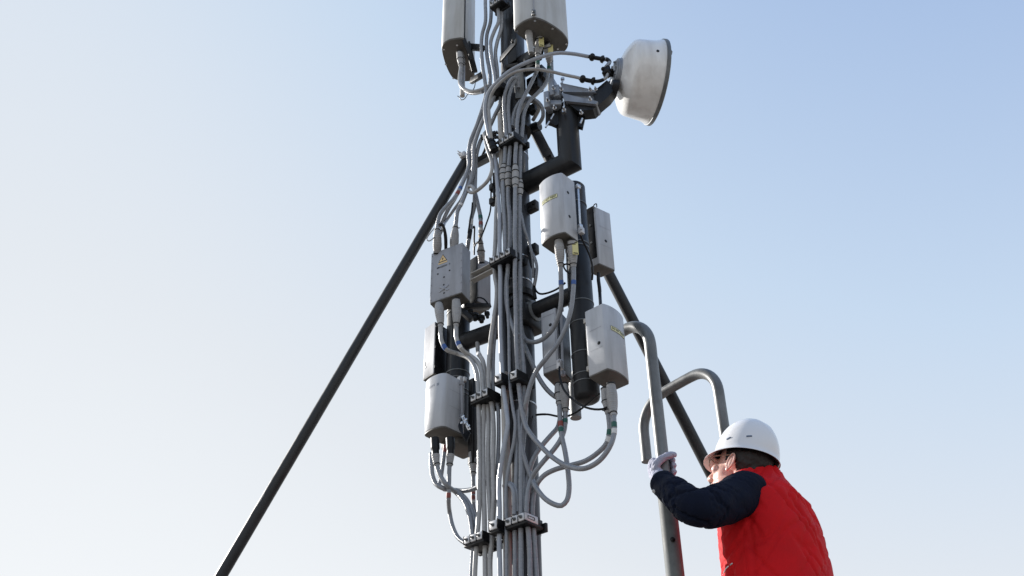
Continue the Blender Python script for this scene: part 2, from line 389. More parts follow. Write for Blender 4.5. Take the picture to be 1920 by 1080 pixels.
# ------------------------------------------------------------------ text
def text_polys(s, size, bold=.0):
    cu = bpy.data.curves.new('t', 'FONT'); cu.body = s; cu.size = size; cu.align_x = 'CENTER'; cu.align_y = 'CENTER'; cu.offset = bold
    cu.resolution_u = 2
    o = bpy.data.objects.new('t', cu); COL.objects.link(o); dg = bpy.context.evaluated_depsgraph_get()
    me = bpy.data.meshes.new_from_object(o.evaluated_get(dg))
    P = [[(me.vertices[i].co.x, me.vertices[i].co.y) for i in p.vertices] for p in me.polygons]
    bpy.data.objects.remove(o); bpy.data.meshes.remove(me); bpy.data.curves.remove(cu)
    return P
# ------------------------------------------------------------------ radio units
def bulge_curve(t, p=2.2): return 1-abs(2*t-1)**p
class Unit:
    """plan corners Lc, Nc, Rc (N is the corner nearest the camera); faces 'L' and 'R' """
    def __init__(s, L, N, R, T, Y, bulge=None, amt=.012, wid=None, label='', name='radio_unit', inset=.003, mats=(HOUSE, HBOT), extra_back=0, azL=None, azR=None, lenL=None, lenR=None, rc=.006):
        n = at(*N, Y); l = atz(*L, n.z); r = atz(*R, n.z); s.z0 = n.z; s.z1 = at(*T, Y).z
        dl, dr = l-n, r-n
        aL = math.radians(azL) if azL else math.atan2(dl.y, dl.x); aR = math.radians(azR) if azR else math.atan2(dr.y, dr.x)
        LL = lenL or V((dl.x, dl.y)).length; LR = lenR or V((dr.x, dr.y)).length
        s.N = V((n.x, n.y, 0)); s.uL = V((math.cos(aL), math.sin(aL), 0)); s.uR = V((math.cos(aR), math.sin(aR), 0)); s.LL, s.LR = LL, LR
        s.nL = -(s.uR-s.uL*s.uR.dot(s.uL)).normalized(); s.nR = -(s.uL-s.uR*s.uL.dot(s.uR)).normalized()
        s.bulge, s.amt = bulge, amt
        s.c = s.N+s.uL*LL/2+s.uR*LR/2
        s.o = thing(name, V((s.c.x, s.c.y, s.z0)), label, 'radio unit', 'radio units on the mast')
        poly = s.plan(rc); s.poly = poly
        s.shell('housing', poly, s.z0+.004, s.z1, inset, mats[0])
        base = [s.c+(p-s.c)*.985 for p in poly]
        s.shell('base_plate', base, s.z0-.001, s.z0+.006, .001, mats[1])
    def plan(s, rc):
        A, B, Cc, D = s.N+s.uL*s.LL, s.N, s.N+s.uR*s.LR, s.N+s.uL*s.LL+s.uR*s.LR
        def side(P, Q, nrm, amt):
            L_ = (Q-P).length; k = 12; out = []
            for i in range(k+1):
                t = rc/L_+(1-2*rc/L_)*i/k; out.append(P.lerp(Q, t)+nrm*(amt*bulge_curve(t)))
            return out
        S = [side(A, B, s.nL, s.amt if s.bulge == 'L' else 0), side(B, Cc, s.nR, s.amt if s.bulge == 'R' else 0), side(Cc, D, -s.nL, 0), side(D, A, -s.nR, 0)]
        corn = [B, Cc, D, A]; out = []
        for i in range(4):
            out += S[i]; e0, e1, cc = S[i][-1], S[(i+1) % 4][0], corn[i]
            for t in (.25, .5, .75): out.append(e0*(1-t)**2+cc*2*t*(1-t)+e1*t*t)
        return out
    def shell(s, name, poly, z0, z1, b, m):
        bm = BMn(); rings = []
        for z, k in ((z0, b), (z0+b*.35, b*.35), (z0+b, 0), (z1-b, 0), (z1-b*.35, b*.35), (z1, b)):
            rings.append([bm.verts.new(V((p.x, p.y, z))+(s.c-p).normalized()*k) for p in poly])
        n = len(poly)
        for i in range(5):
            for k in range(n): bm.faces.new((rings[i][k], rings[i][(k+1) % n], rings[i+1][(k+1) % n], rings[i+1][k]))
        bm.faces.new(rings[0][::-1]); bm.faces.new(rings[-1])
        return mk(name, bm, m, s.o, sharp=35)
    def fp(s, face, t, h, off=.001):
        """point on a face: t 0..1 from the near corner, h 0..1 height"""
        u, L_, n = (s.uL, s.LL, s.nL) if face == 'L' else (s.uR, s.LR, s.nR)
        b = s.amt*bulge_curve(t) if s.bulge == face else 0
        p = s.N+u*(L_*t)+n*(b+off); return V((p.x, p.y, s.z0+(s.z1-s.z0)*h))
    def fpx(s, face, px, py, off=.001):
        """t, h of the photo point (px,py) on the face plane"""
        u, L_, n = (s.uL, s.LL, s.nL) if face == 'L' else (s.uR, s.LR, s.nR)
        b = .75*s.amt if s.bulge == face else 0
        d = ray(px, py); o = V((0, 0, CAMH)); q = s.N+n*b; k = (q-o).dot(n)/d.dot(n); p = o+d*k
        return (p-s.N).dot(u)/L_, (p.z-s.z0)/(s.z1-s.z0)
    def decal(s, name, face, polys, t0, h0, m, off, rot=0):
        """polys in metres (x to the right as seen from outside, y up)"""
        L_ = s.LL if face == 'L' else s.LR; H_ = s.z1-s.z0; sg = -1 if face == 'L' else 1; bm = BMn(); cr, sr = math.cos(rot), math.sin(rot)
        for P in polys:
            vs = []
            for x, y in P:
                x, y = x*cr-y*sr, x*sr+y*cr
                vs.append(bm.verts.new(s.fp(face, t0+sg*x/L_, h0+y/H_, off)))
            try: bm.faces.new(vs)
            except Exception: pass
        return mk(name, bm, m, s.o, smooth=False)
    def dot(s, face, px, py, r=.006):
        t, h = s.fpx(face, px, py); p = s.fp(face, t, h, -.002); n = s.nL if face == 'L' else s.nR
        bm = BMn(); lathe(bm, p, n, [(0, r*1.25), (.0028, r*1.2), (.003, r*.95), (.0034, r*.85)], 20); mk('plug', bm, BLACKP, s.o)
    def rod(s, p0, p1, r=.004, m=PALE):
        bm = BMn(); beam(bm, p0, p1, r*2, r*2, up=V((0, -1, 0)))
        for p in (p0, p1): obox(bm, p, adir(40), adir(130), UP, .018, .014, .02, .002)
        mk('mounting_rail', bm, m, s.o)
def strip(w_, h_, n=10):
    return [[(-w_/2+w_*i/n, -h_/2), (-w_/2+w_*(i+1)/n, -h_/2), (-w_/2+w_*(i+1)/n, h_/2), (-w_/2+w_*i/n, h_/2)] for i in range(n)]
def frame_(w_, h_, b, n=10):
    P = []
    for x0, x1, y0, y1, k in ((-w_/2, w_/2, h_/2-b, h_/2, n), (-w_/2, w_/2, -h_/2, -h_/2+b, n), (-w_/2, -w_/2+b, -h_/2+b, h_/2-b, 1), (w_/2-b, w_/2, -h_/2+b, h_/2-b, 1)):
        P += [[(x0+(x1-x0)*i/k, y0), (x0+(x1-x0)*(i+1)/k, y0), (x0+(x1-x0)*(i+1)/k, y1), (x0+(x1-x0)*i/k, y1)] for i in range(k)]
    return P
def logo_polys(sz):
    P = []
    for j in range(3):
        y = (1-j)*sz*.36
        P.append([(-sz*.45, y-sz*.22), (sz*.45, y+sz*.02), (sz*.45, y+sz*.17), (-sz*.45, y-sz*.07)])
    return P
def fit(P, w_):
    xs = [x for p in P for x, y in p]; k = w_/(max(xs)-min(xs)); return [[(x*k, y) for x, y in p] for p in P]
def warn(u, face, word, t, h, wd, rot=0):
    u.decal('warning_label', face, strip(wd, .019), t, h, LAB, .0012, rot)
    u.decal('label_border', face, frame_(wd, .019, .0012), t, h, INK, .0016, rot)
    u.decal('label_text', face, fit(text_polys(word, .0150, .0004), wd*.88), t, h, INK, .0019, rot)
# right pipe units
R1 = Unit((1015, 460), (1060, 436), (1085, 454), (1052, 323), 3.22, 'L', .016, label='grey radio unit with yellow tape label high on its curved front, topmost on right pipe')
t, h = R1.fpx('L', 1030, 374); warn(R1, 'L', 'DO NOT PAINT', t, h, .082)
R1.dot('R', 1065, 361); R1.dot('R', 1068, 406)
R1.rod(at(1084, 350, 3.29), at(1088, 425, 3.29), .004, BRIGHT)
bm = BMn(); c = at(1090, 433, 3.27); obox(bm, c, adir(48), adir(138), UP, .02, .02, .03, .003); bolt(bm, c, V((-.2, -1, 0)), .007, .012, .006); mk('earth_clamp', bm, ALU, R1.o)
R2 = Unit((1112, 500), (1124, 495), (1154, 508), (1117, 387), 3.50, None, label='thin light grey radio unit seen edge on at the right back of the right pipe', mats=(HOUSE, HBOT), lenL=.075, azL=142)
R2.dot('R', 1136, 452)
for hh in (.36, .68): R2.decal('groove', 'R', [[(-.03, -.0008), (.03, -.0008), (.03, .0008), (-.03, .0008)]], .5, hh, HOUSE2, .0008)
for px, py in ((1115, 420), (1118, 452)):
    tt, hh = R2.fpx('L', px, py); bm = BMn(); bolt(bm, R2.fp('L', .4, hh, 0), R2.nL, .006, .006); mk('bolt', bm, STEEL, R2.o)
bm = BMn(); sweep(bm, catmull([at(1113, 392, 3.49), at(1114, 384, 3.49), at(1118, 382, 3.49), at(1119, 388, 3.49)], .004), .0025, 8); mk('hook', bm, BLACKP, R2.o)
bm = BMn(); b_ = at(1108, 440, 3.53); obox(bm, b_, adir(48), adir(138), UP, .02, .06, .28, .004); mk('back_plate', bm, BLACKP, R2.o)
R3 = Unit((1104, 708), (1139, 692), (1180, 720), (1131, 568), 3.22, 'R', .016, label='grey radio unit with yellow tape label on its right face, beside the handrail')
t, h = R3.fpx('R', 1158, 623); warn(R3, 'R', 'DO NOT PAINT', t, h, .088)
R3.dot('L', 1123, 643)
R3.rod(at(1099, 603, 3.29), at(1105, 692, 3.29), .0045, PALE)
for hh in (.36, .66):
    R3.decal('groove', 'L', [[(-.03, -.0008), (.03, -.0008), (.03, .0008), (-.03, .0008)]], .5, hh, HOUSE2, .0008)
R4 = Unit((1018, 703), (1047, 692), (1057, 702), (1047, 576), 3.46, None, label='grey radio unit half hidden behind the right pipe, crossed by looping cables', mats=(HOUSE, HBOT), lenR=.115)
bm = BMn(); obox(bm, R4.fp('R', .56, .5, .003), R4.uR, R4.nR, UP, R4.LR*.82, .006, (R4.z1-R4.z0)*.97, .002); mk('heat_sink', bm, BLACKP, R4.o)
R4.dot('L', 1032, 609)
R4.decal('raised_frame', 'L', frame_(.062, .24, .003), .5, .5, HOUSE2, .0010)
R4.rod(at(1052, 580, 3.47), at(1055, 700, 3.47), .005, HOUSE2)
bm = BMn(); c = at(1050, 684, 3.43); obox(bm, c, adir(48), adir(138), UP, .025, .02, .04, .003); bolt(bm, c+V((0, 0, .01)), V((-.2, -1, 0)), .008, .014, .006); mk('earth_clamp', bm, ALU, R4.o)
# left pipe units
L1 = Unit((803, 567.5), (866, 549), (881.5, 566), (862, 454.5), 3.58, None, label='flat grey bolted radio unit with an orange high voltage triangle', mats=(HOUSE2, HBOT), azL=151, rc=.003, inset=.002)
t, h = L1.fpx('L', 830.5, 485)
def tri(r): return [(r*math.cos(math.radians(90+120*k)), r*math.sin(math.radians(90+120*k))) for k in range(3)]
L1.decal('warning_sign', 'L', [tri(.0262)], t, h-.01, INK, .0010); L1.decal('sign_field', 'L', [tri(.0215)], t, h-.01, TRI, .0014)
L1.decal('sign_flash', 'L', [[(.003, .013), (-.0055, -.001), (-.001, -.0015), (-.001, .0005)], [(-.001, .0005), (-.001, -.0015), (.0045, .0028), (.0005, .0030)], [(.0045, .0028), (-.001, -.0015), (-.002, -.0125), (.0, -.004)]], t, h-.01, INK, .0018)
L1.decal('sign_field', 'L', [[(-.023, -.0225), (.023, -.0225), (.023, -.0155), (-.023, -.0155)]], t, h-.01, TRI, .0009)
t2, h2 = L1.fpx('L', 829, 500)
L1.decal('lettering', 'L', text_polys('ERICSSON', .0115, .0003), t2, h2, INK, .0012)
t2, h2 = L1.fpx('L', 843, 494.5); L1.decal('emblem', 'L', logo_polys(.008), t2, h2, INK, .0012)
for wd, px, py in (('DATA 1', 819, 471), ('DATA 2', 846, 463), ('DATA 3', 819, 556), ('DATA 4', 850, 547)):
    pass
for px, py in ((821, 514), (843, 507), (832.5, 519.5), (832, 534), (832.5, 549.5)): L1.dot('L', px, py, .0034)
bm = BMn(); t2, h2 = L1.fpx('L', 832.5, 541)
for k in range(4):
    a_ = math.radians(35+k*90+(20 if k % 2 else -10)); p = L1.fp('L', t2, h2, 0); dv = L1.uL*-math.cos(a_)+UP*math.sin(a_)
    beam(bm, p, p+dv*.026, .008, .006, up=L1.nL)
lathe(bm, L1.fp('L', t2, h2, -.001), L1.nL, [(0, .009), (.006, .008), (.008, .004)], 12); mk('vent_valve', bm, HOUSE2, L1.o)
bm = BMn()
for i in range(7):
    for tt in (.03, .97): bolt(bm, L1.fp('L', tt, .06+.88*i/6, -.002), L1.nL, .0028, .0042)
for i in range(1, 6):
    for hh in (.03,): bolt(bm, L1.fp('L', .035+.93*i/6, hh, -.002), L1.nL, .0028, .0042)
mk('bolt_row', bm, HOUSE2, L1.o)
bm = BMn(); obox(bm, L1.c+L1.uL*(L1.LL/2+.008)+L1.uR*.01+V((0, 0, (L1.z0+L1.z1)/2-.01)), L1.uR, L1.uL, UP, .05, .008, .19, .003); mk('handle', bm, HOUSE2, L1.o)
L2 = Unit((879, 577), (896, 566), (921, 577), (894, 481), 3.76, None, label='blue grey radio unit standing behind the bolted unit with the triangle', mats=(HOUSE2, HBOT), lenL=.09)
bm = BMn(); b_ = L2.fp('L', .5, .5, .004); obox(bm, b_, L2.uL, L2.nL, UP, L2.LL*.98, .008, (L2.z1-L2.z0)*1.02, .002); mk('heat_sink', bm, BLACKP, L2.o)
bm = BMn(); sweep(bm, catmull([at(885, 573, 3.7), at(896, 558, 3.7), at(908, 561, 3.7), at(915, 570, 3.7)]), .0035, 8); mk('handle', bm, BLACKP, L2.o)
bm = BMn()
for px, py, s_ in ((890, 586, .03), (902, 590, .028), (913, 582, .02), (882, 578, .02)):
    c = at(px, py, 3.70); lathe(bm, c-UP*.012, V((.1, -.2, -1)), [(0, s_*.6), (.012, s_*.6), (.014, s_*.4), (.03, s_*.35)], 14)
beam(bm, at(866, 583, 3.66), at(884, 600, 3.66), .03, .02); beam(bm, at(868, 575, 3.68), at(918, 575, 3.74), .03, .02)
mk('mounting_clamp', bm, DARK, L2.o)
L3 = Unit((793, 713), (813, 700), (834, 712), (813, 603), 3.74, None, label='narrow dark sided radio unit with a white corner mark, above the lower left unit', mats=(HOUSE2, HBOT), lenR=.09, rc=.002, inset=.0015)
tt, hh = L3.fpx('L', 797.5, 685)
L3.decal('corner_mark', 'L', [[(-.008, -.014), (.008, -.014), (.008, -.007), (-.008, -.007)], [(-.008, -.007), (-.001, -.007), (-.001, .018), (-.008, .018)]], tt, hh, WHT, .001)
bm = BMn(); b_ = L3.fp('R', .5, .5, .002); obox(bm, b_, L3.uR, L3.nR, UP, L3.LR*.97, .004, (L3.z1-L3.z0)*.97, .001); mk('heat_sink', bm, BLACKP, L3.o)
bm = BMn()
for hh in (.12, .5, .9): obox(bm, L3.fp('R', .03, hh, .006), L3.uR, L3.nR, UP, .008, .006, .012, .001)
mk('latch', bm, BLACK, L3.o)
L4 = Unit((794, 817), (833.6, 800), (872, 818), (833.6, 697.5), 3.60, 'L', .014, label='light grey radio unit with faded lettering, lowest on the left pipe', rc=.014, inset=.005)
tt, hh = L4.fpx('L', 806, 727); L4.decal('lettering', 'L', text_polys('ERICSSON', .0135, .0002), tt, hh, INKB, .0012)
tt, hh = L4.fpx('L', 821.5, 720.5); L4.decal('emblem', 'L', logo_polys(.011), tt, hh, INKB, .0012)
for hh in (.42, .72): L4.decal('groove', 'R', [[(-.035, -.0008), (.035, -.0008), (.035, .0008), (-.035, .0008)]], .5, hh, HOUSE2, .0008)
L4.rod(at(865, 718, 3.66), at(866, 782, 3.66), .0045, HOUSE2)
bm = BMn(); obox(bm, at(864, 836, 3.76), adir(48), adir(138), UP, .13, .10, .05, .01); mk('rear_cover', bm, HBOT, L4.o)
bm = BMn()
for i in range(7):
    x = 863+i*3; sweep(bm, catmull([at(866, 785+i*2, 3.60), at(860+i*1.5, 800+i*3, 3.58), at(868+i, 815+i*2, 3.58), at(876+i, 806+i, 3.6), at(884, 830, 3.62)], .006), .0022, 6)
mk('earth_leads', bm, BLACK, L4.o)
bm = BMn()
for px, py in ((869, 781), (874, 787), (872, 793), (879, 799), (866, 793)):
    c = at(px, py, 3.575); lathe(bm, c, V((-.5, -.8, .2)), [(0, .006), (.003, .006), (.004, .002)], 10)
beam(bm, at(867, 780, 3.585), at(880, 806, 3.585), .012, .003, up=V((0, -1, 0))); mk('earth_lug', bm, BRIGHT, L4.o)
bm = BMn()
for px, py in ((862, 711), (870, 712)):
    obox(bm, at(px, py, 3.68), adir(48), adir(138), UP, .015, .02, .022, .003)
mk('pipe_clip', bm, ALU, L4.o)
bm = BMn(); obox(bm, at(887, 790, 3.70), adir(48), adir(138), UP, .03, .03, .38, .004); mk('mounting_spine', bm, BLACKP, L4.o)
# ------------------------------------------------------------------ antennas
def antenna(pix, near, Y, label, ports, seam=None, h=1.3, frontmat=RADOME):
    n = at(*near, Y); z = n.z; P = [atz(x, y, z) for x, y in pix]; P = [V((p.x, p.y, 0)) for p in P]
    c = sum(P, V())/len(P)
    # smooth closed outline
    Q = []
    m = len(P)
    for i in range(m):
        p0, p1, p2, p3 = P[i-1], P[i], P[(i+1) % m], P[(i+2) % m]
        for k in range(4):
            t = k/4; Q.append(.5*((2*p1)+(-p0+p2)*t+(2*p0-5*p1+4*p2-p3)*t*t+(-p0+3*p1-3*p2+p3)*t**3))
    o = thing('panel_antenna', V((c.x, c.y, z)), label, 'antenna', 'panel antennas at the top of the mast')
    def ring(bm, zz, k): return [bm.verts.new(V((c.x+(q.x-c.x)*k, c.y+(q.y-c.y)*k, zz))) for q in Q]
    def shell(name, L_, m_):
        bm = BMn(); R_ = [ring(bm, zz, k) for zz, k in L_]; nn = len(Q)
        for i in range(len(R_)-1):
            for k in range(nn): bm.faces.new((R_[i][k], R_[i][(k+1) % nn], R_[i+1][(k+1) % nn], R_[i+1][k]))
        bm.faces.new(R_[0][::-1]); bm.faces.new(R_[-1]); return mk(name, bm, m_, o, sharp=50)
    shell('radome', [(z+.004, .99), (z+.006, 1), (z+h-.01, 1), (z+h, .98)], frontmat)
    shell('end_cap', [(z-.006, .975), (z-.004, .985), (z+.0035, .985)], HBOT)
    return o, z, c
AR, zR, cR = antenna([(964, 54), (976, 43), (989, 36), (1002, 33), (1016, 36), (1035, 46), (1053, 59), (1063, 71), (1066, 81), (1063, 91), (1055, 97), (1035, 98), (1003, 88), (984, 74), (969, 62)], (1002, 33), 3.22,
    'wide pale panel antenna cut off by the top of the picture, right of the mast', None)
AL, zLn, cL = antenna([(829, 84), (840, 75), (852, 72), (867, 71), (875, 78), (884, 106), (890, 140), (886, 149), (874, 152), (856, 149), (846, 142), (836, 122), (829, 98)], (866, 71), 3.62,
    'narrow pale panel antenna cut off by the top of the picture, left of the mast', None)
bm = BMn()
for px, py in ((1036, 53), (1003, 38), (1062, 82), (1046, 91), (970, 58), (1013, 90)): bolt(bm, atz(px, py, zR-.004), -UP, .006, .004)
mk('screw', bm, BRIGHT, AR)
bm = BMn()
for px, py in ((832, 92), (857, 84), (836, 120), (850, 146), (884, 145), (882, 129)): bolt(bm, atz(px, py, zLn-.004), -UP, .006, .004)
mk('screw', bm, BRIGHT, AL)
bm = BMn(); q = at(1000.5, 20, 3.212); beam(bm, at(1001.5, 33, 3.212)+V((0, 0, .03)), at(1001.5, 33, 3.212)+V((0, 0, .9)), .007, .004, up=V((0, -1, 0))); mk('seam', bm, HOUSE2, AR)
bm = BMn(); obox(bm, at(1000.5, 24, 3.205), V((1, 0, 0)), V((0, 1, 0)), UP, .02, .012, .035, .003); bolt(bm, at(1000.5, 22, 3.198), V((0, -1, 0)), .006, .006); bolt(bm, at(1000.5, 27, 3.198), V((0, -1, 0)), .004, .006); mk('seam_clip', bm, STEEL, AR)
bm = BMn(); p = at(869, 70, 3.625); beam(bm, p+V((.006, 0, .0)), p+V((.006, 0, 1.25)), .006, .01, up=V((0, -1, 0))); mk('seam', bm, BLACKP, AL)
bm = BMn(); beam(bm, at(876, 80, 3.68), at(890, 135, 3.72), .02, .03, up=V((1, 0, 0))); beam(bm, at(869, 72, 3.63), at(886, 112, 3.66), .012, .02, up=V((1, 0, 0))); mk('mounting_bracket', bm, DARK, AL)
bm = BMn(); sweep(bm, sub(catmull([at(990, 52, 3.30), at(993, 75, 3.31), at(996, 100, 3.32)], .01), 0, .17), lambda s, L_: .021 if s/L_ < .12 else .0195-.006*(s/L_), 20); pc_ = mk('port_cap', bm, CABLE_W, AR)
bm = BMn(); sweep(bm, [at(996, 100, 3.32), at(996.4, 103, 3.32)], .010, 14); mk('cap_tip', bm, HBOT, pc_)
bm = BMn(); sweep(bm, [at(868, 96, 3.76), at(867, 180, 3.76)], .013, 14); mk('mounting_pole', bm, PALE, AL)
bm = BMn(); sweep(bm, catmull([at(858, 180, 3.75), at(862, 183, 3.75), at(864, 187, 3.75), at(870, 186, 3.75), at(876, 178, 3.74)], .005), .0025, 6); mk('wire_hook', bm, STEEL, AL)
# ------------------------------------------------------------------ dish
A = at(1150, 140, 3.40)
view = ray(1205, 155).normalized(); rt = (C3 @ V((1, 0, 0))); upi = (C3 @ V((0, 1, 0)))
rt = (rt-view*rt.dot(view)).normalized(); upi = rt.cross(-view); upi = (upi-view*upi.dot(view)).normalized()
if upi.z < 0: upi = -upi
DS = (at(1240, 155, 3.4)-at(1140, 155, 3.4)).length/100
AX = ((rt*160-upi*30).normalized()*math.cos(math.radians(12))+view*math.sin(math.radians(12))).normalized()
dish = thing('dish_antenna', A, 'white drum shaped dish antenna pointing right on a short dark post', 'dish')
o0 = at(1158, 141, 3.40)
bm = BMn(); lathe(bm, o0, AX, [(x*DS, r*DS) for x, r in ((0, 30), (1, 33), (9, 53), (16, 65), (20.5, 70), (24, 71.7), (27, 72.8), (34, 73.6), (60, 76.5), (68, 79.5), (71, 80.5), (72, 80.5), (72.5, 70))], 96)
mk('drum', bm, DISH, dish, sharp=50)
bm = BMn(); lathe(bm, o0+AX*DS*71.5, AX, [(x*DS, r*DS) for x, r in ((0, 80), (.4, 82), (6, 82.6), (7.5, 82), (8, 80)) ], 96); mk('rim_band', bm, STEEL, dish, sharp=50)
bm = BMn(); lathe(bm, o0+AX*DS*79, AX, [(0, 80*DS), (1.5*DS, 78*DS), (5*DS, 50*DS), (6.5*DS, 20*DS), (7*DS, 2*DS)], 72); mk('radome', bm, DISH, dish)
bm = BMn(); lathe(bm, o0-AX*DS*10, AX, [(x*DS, r*DS) for x, r in ((0, 20), (1, 26), (3, 28), (4, 28), (4.5, 31), (7, 32), (8, 31.5), (11, 33.5))], 48)
nn = AX.orthogonal().normalized(); bb = AX.cross(nn)
for k in range(10):
    a_ = k*math.pi/5; bolt(bm, o0-AX*DS*8+(nn*math.cos(a_)+bb*math.sin(a_))*24*DS, -AX, .006, .008)
mk('hub', bm, BSTEEL, dish)
# black hole plug on the rim & buckle
pl = at(1222, 96, 3.4); ql = o0+AX*((pl-o0).dot(AX)); rad = (-view-AX*(-view).dot(AX)).normalized()
best = None
for k in range(360):
    a_ = math.radians(k); q_ = o0+AX*DS*55+(nn*math.cos(a_)+bb*math.sin(a_))*75.9*DS
    pr = proj(q_); dv = (nn*math.cos(a_)+bb*math.sin(a_))
    if dv.dot(view) < 0:
        e_ = (pr[0]-1222)**2+(pr[1]-96)**2
        if best is None or e_ < best[0]: best = (e_, q_, dv)
bm = BMn(); lathe(bm, best[1], best[2], [(0, .0075), (.002, .007), (.0025, .004)], 16); mk('drain_plug', bm, BLACK, dish)
bm = BMn(); c = at(1256, 99, 3.42); obox(bm, c, AX, nn, bb, .02, .02, .02, .003); bolt(bm, c, V((0, -1, .3)), .008, .014, .01); beam(bm, at(1255, 103, 3.42), at(1252, 128, 3.42), .008, .008, up=V((0, -1, 0))); mk('buckle', bm, STEEL, dish)
bm = BMn(); b0 = at(1138, 136, 3.38)
bmesh.ops.create_icosphere(bm, subdivisions=3, radius=.026, matrix=Matrix.Translation(b0) @ Matrix.Diagonal((.85, 1, 1.15, 1)))
for k in range(5): bmesh.ops.create_icosphere(bm, subdivisions=2, radius=.011, matrix=Matrix.Translation(b0+V((.02*math.cos(k*1.3), -.012, .022*math.sin(k*1.3)))))
cyl(bm, b0, o0+AX*.01, .016, seg=14); mk('feed_coupling', bm, BLACK, dish)
# bracket between post and hub
bm = BMn()
P0, P1 = at(1046, 168, 3.37), at(1118, 180, 3.36)
def wedge(bm, pts, dv):
    a_ = [bm.verts.new(p) for p in pts]; b2 = [bm.verts.new(p+dv) for p in pts]; n = len(pts)
    bm.faces.new(a_[::-1]); bm.faces.new(b2)
    for i in range(n): bm.faces.new((a_[i], a_[(i+1) % n], b2[(i+1) % n], b2[i]))
dvv = V((.02, .07, -.004))
wedge(bm, [at(1050, 155, 3.36), at(1112, 168, 3.36), at(1118, 173, 3.36), at(1056, 172, 3.36)], dvv)
wedge(bm, [at(1052, 174, 3.355), at(1121, 190, 3.355), at(1118, 195, 3.355), at(1060, 189, 3.355)], dvv)
wedge(bm, [at(1054, 170, 3.38), at(1117, 171, 3.38), at(1125, 197, 3.38), at(1066, 196, 3.38)], dvv*.6)
mk('support_arm', bm, BSTEEL, dish, sharp=20)
bm = BMn()
wedge(bm, [at(1112, 172, 3.37), at(1138, 150, 3.37), at(1152, 166, 3.37), at(1140, 182, 3.37), at(1122, 197, 3.37), at(1116, 197, 3.37)], V((.015, .05, 0)))
wedge(bm, [at(1064, 194, 3.37), at(1122, 196, 3.37), at(1112, 205, 3.37), at(1084, 208, 3.37)], V((.015, .06, 0)))
lathe(bm, at(1146, 162, 3.38), AX, [(0, .03), (.012, .034), (.03, .036)], 24)
mk('tilt_plate', bm, DARK, dish, sharp=20)
bm = BMn()
for px, py, w1, h1 in ((1037, 168, .026, .11), (1028, 192, .026, .10), (1046, 176, .03, .07)):
    obox(bm, at(px, py, 3.37), V((.9, -.4, 0)).normalized(), V((.4, .9, 0)).normalized(), UP, w1, .05, h1, .004)
obox(bm, at(1042, 203, 3.40), V((1, 0, 0)), V((0, 1, 0)), UP, .05, .08, .03, .004)
mk('post_clamp', bm, BSTEEL, dish)
bm = BMn()
wedge(bm, [at(1023, 206, 3.40), at(1060, 206, 3.40), at(1060, 222, 3.40), at(1043, 235, 3.40), at(1034, 231, 3.40), at(1023, 228, 3.40)], V((0, .02, 0)))
wedge(bm, [at(1082, 204, 3.41), at(1099, 204, 3.41), at(1097, 222, 3.41), at(1093, 239, 3.41), at(1083, 236, 3.41)], V((0, .02, 0)))
mk('clamp_plate', bm, DARK, dish, sharp=20)
bm = BMn()
for px, py, dx in ((1038, 166, 0), (1053, 168, 0), (1027, 189, 0), (1040, 203, 0), (1058, 206, 0), (1107, 169, 0), (1107, 187, 0), (1117, 168, 0), (1090, 212, 0)):
    c = at(px, py, 3.335); lathe(bm, c, V((-.2, -1, -.2)), [(0, .009), (.003, .009), (.004, .0065), (.010, .006), (.014, .004), (.024, .0038)], 8)
for p0, p1 in (((1054, 156), (1056, 146)), ((1058, 190), (1057, 212)), ((1030, 228), (1023, 239)), ((1038, 214), (1033, 224)), ((1092, 222), (1088, 232))):
    cyl(bm, at(*p0, 3.37), at(*p1, 3.37), .0045, seg=8)
bolt(bm, at(1055, 150, 3.37), UP, .009, .012); bolt(bm, at(1057, 208, 3.36), -UP, .011, .014)
mk('bolts', bm, BRIGHT, dish)
# ------------------------------------------------------------------ cable clamps
def clamp(px, py, n, label, Y=None, blk=.030, dep=.080, hgt=.028, back=True, az=140, off=0):
    """px,py = bottom near corner (front right) of the row; blocks run away to the left"""
    Y = (Y or Yc(px, py)) - .05+off
    p = at(px, py, Y); u = adir(az); v = adir(az-92)
    o = thing('cable_clamp', p, label, 'clamp', 'clamps holding the cable bundle')
    for i in range(n):
        c = p+u*(blk*(i+.5))+v*dep*.22+UP*hgt*.5
        bm = BMn(); obox(bm, c, u, v, UP, blk*.90, dep*.44, hgt, .003)
        b = mk('clamp_block', bm, ALU, o)
        bm = BMn(); q = p+u*(blk*(i+.5))+UP*hgt*.5; lathe(bm, q+v*.002, -v, [(0, .0075), (.004, .0075), (.0045, .0045), (.010, .0045), (.0105, .003), (.018, .003)], 6); mk('bolt', bm, STEEL, b)
        bm = BMn(); obox(bm, p+u*(blk*(i+.5))+v*dep*.72+UP*hgt*.42, u, v, UP, blk*.94, dep*.56, hgt*.96, .003); mk('clamp_block', bm, BLACKP, o)
    bm = BMn()
    obox(bm, p+u*(blk*n/2)+v*dep*.55-UP*.005, u, v, UP, blk*n+.006, dep*1.0, .012, .002)
    for i in range(n+1): obox(bm, p+u*(blk*i)+v*dep*.4+UP*hgt*.5, u, v, UP, .003, dep*.8, hgt*1.12, 0)
    mk('rubber_insert', bm, BLACK, o)
    if back:
        bm = BMn(); obox(bm, p+u*(blk*n/2)+v*(dep*1.08), u, v, UP, blk*n+.02, .012, hgt*1.2, .002)
        mk('backing_bar', bm, DARK, o)
    return o
clamp(938, 158, 3, 'three bolt cable clamp beside the left panel antenna', blk=.026, dep=.05)
clamp(940, -3, 3, 'black cable clamp cut off by the top edge of the picture', blk=.026, dep=.05)
clamp(963, 254, 3, 'three bolt cable clamp in front of the mast just left of the dish post', dep=.085)
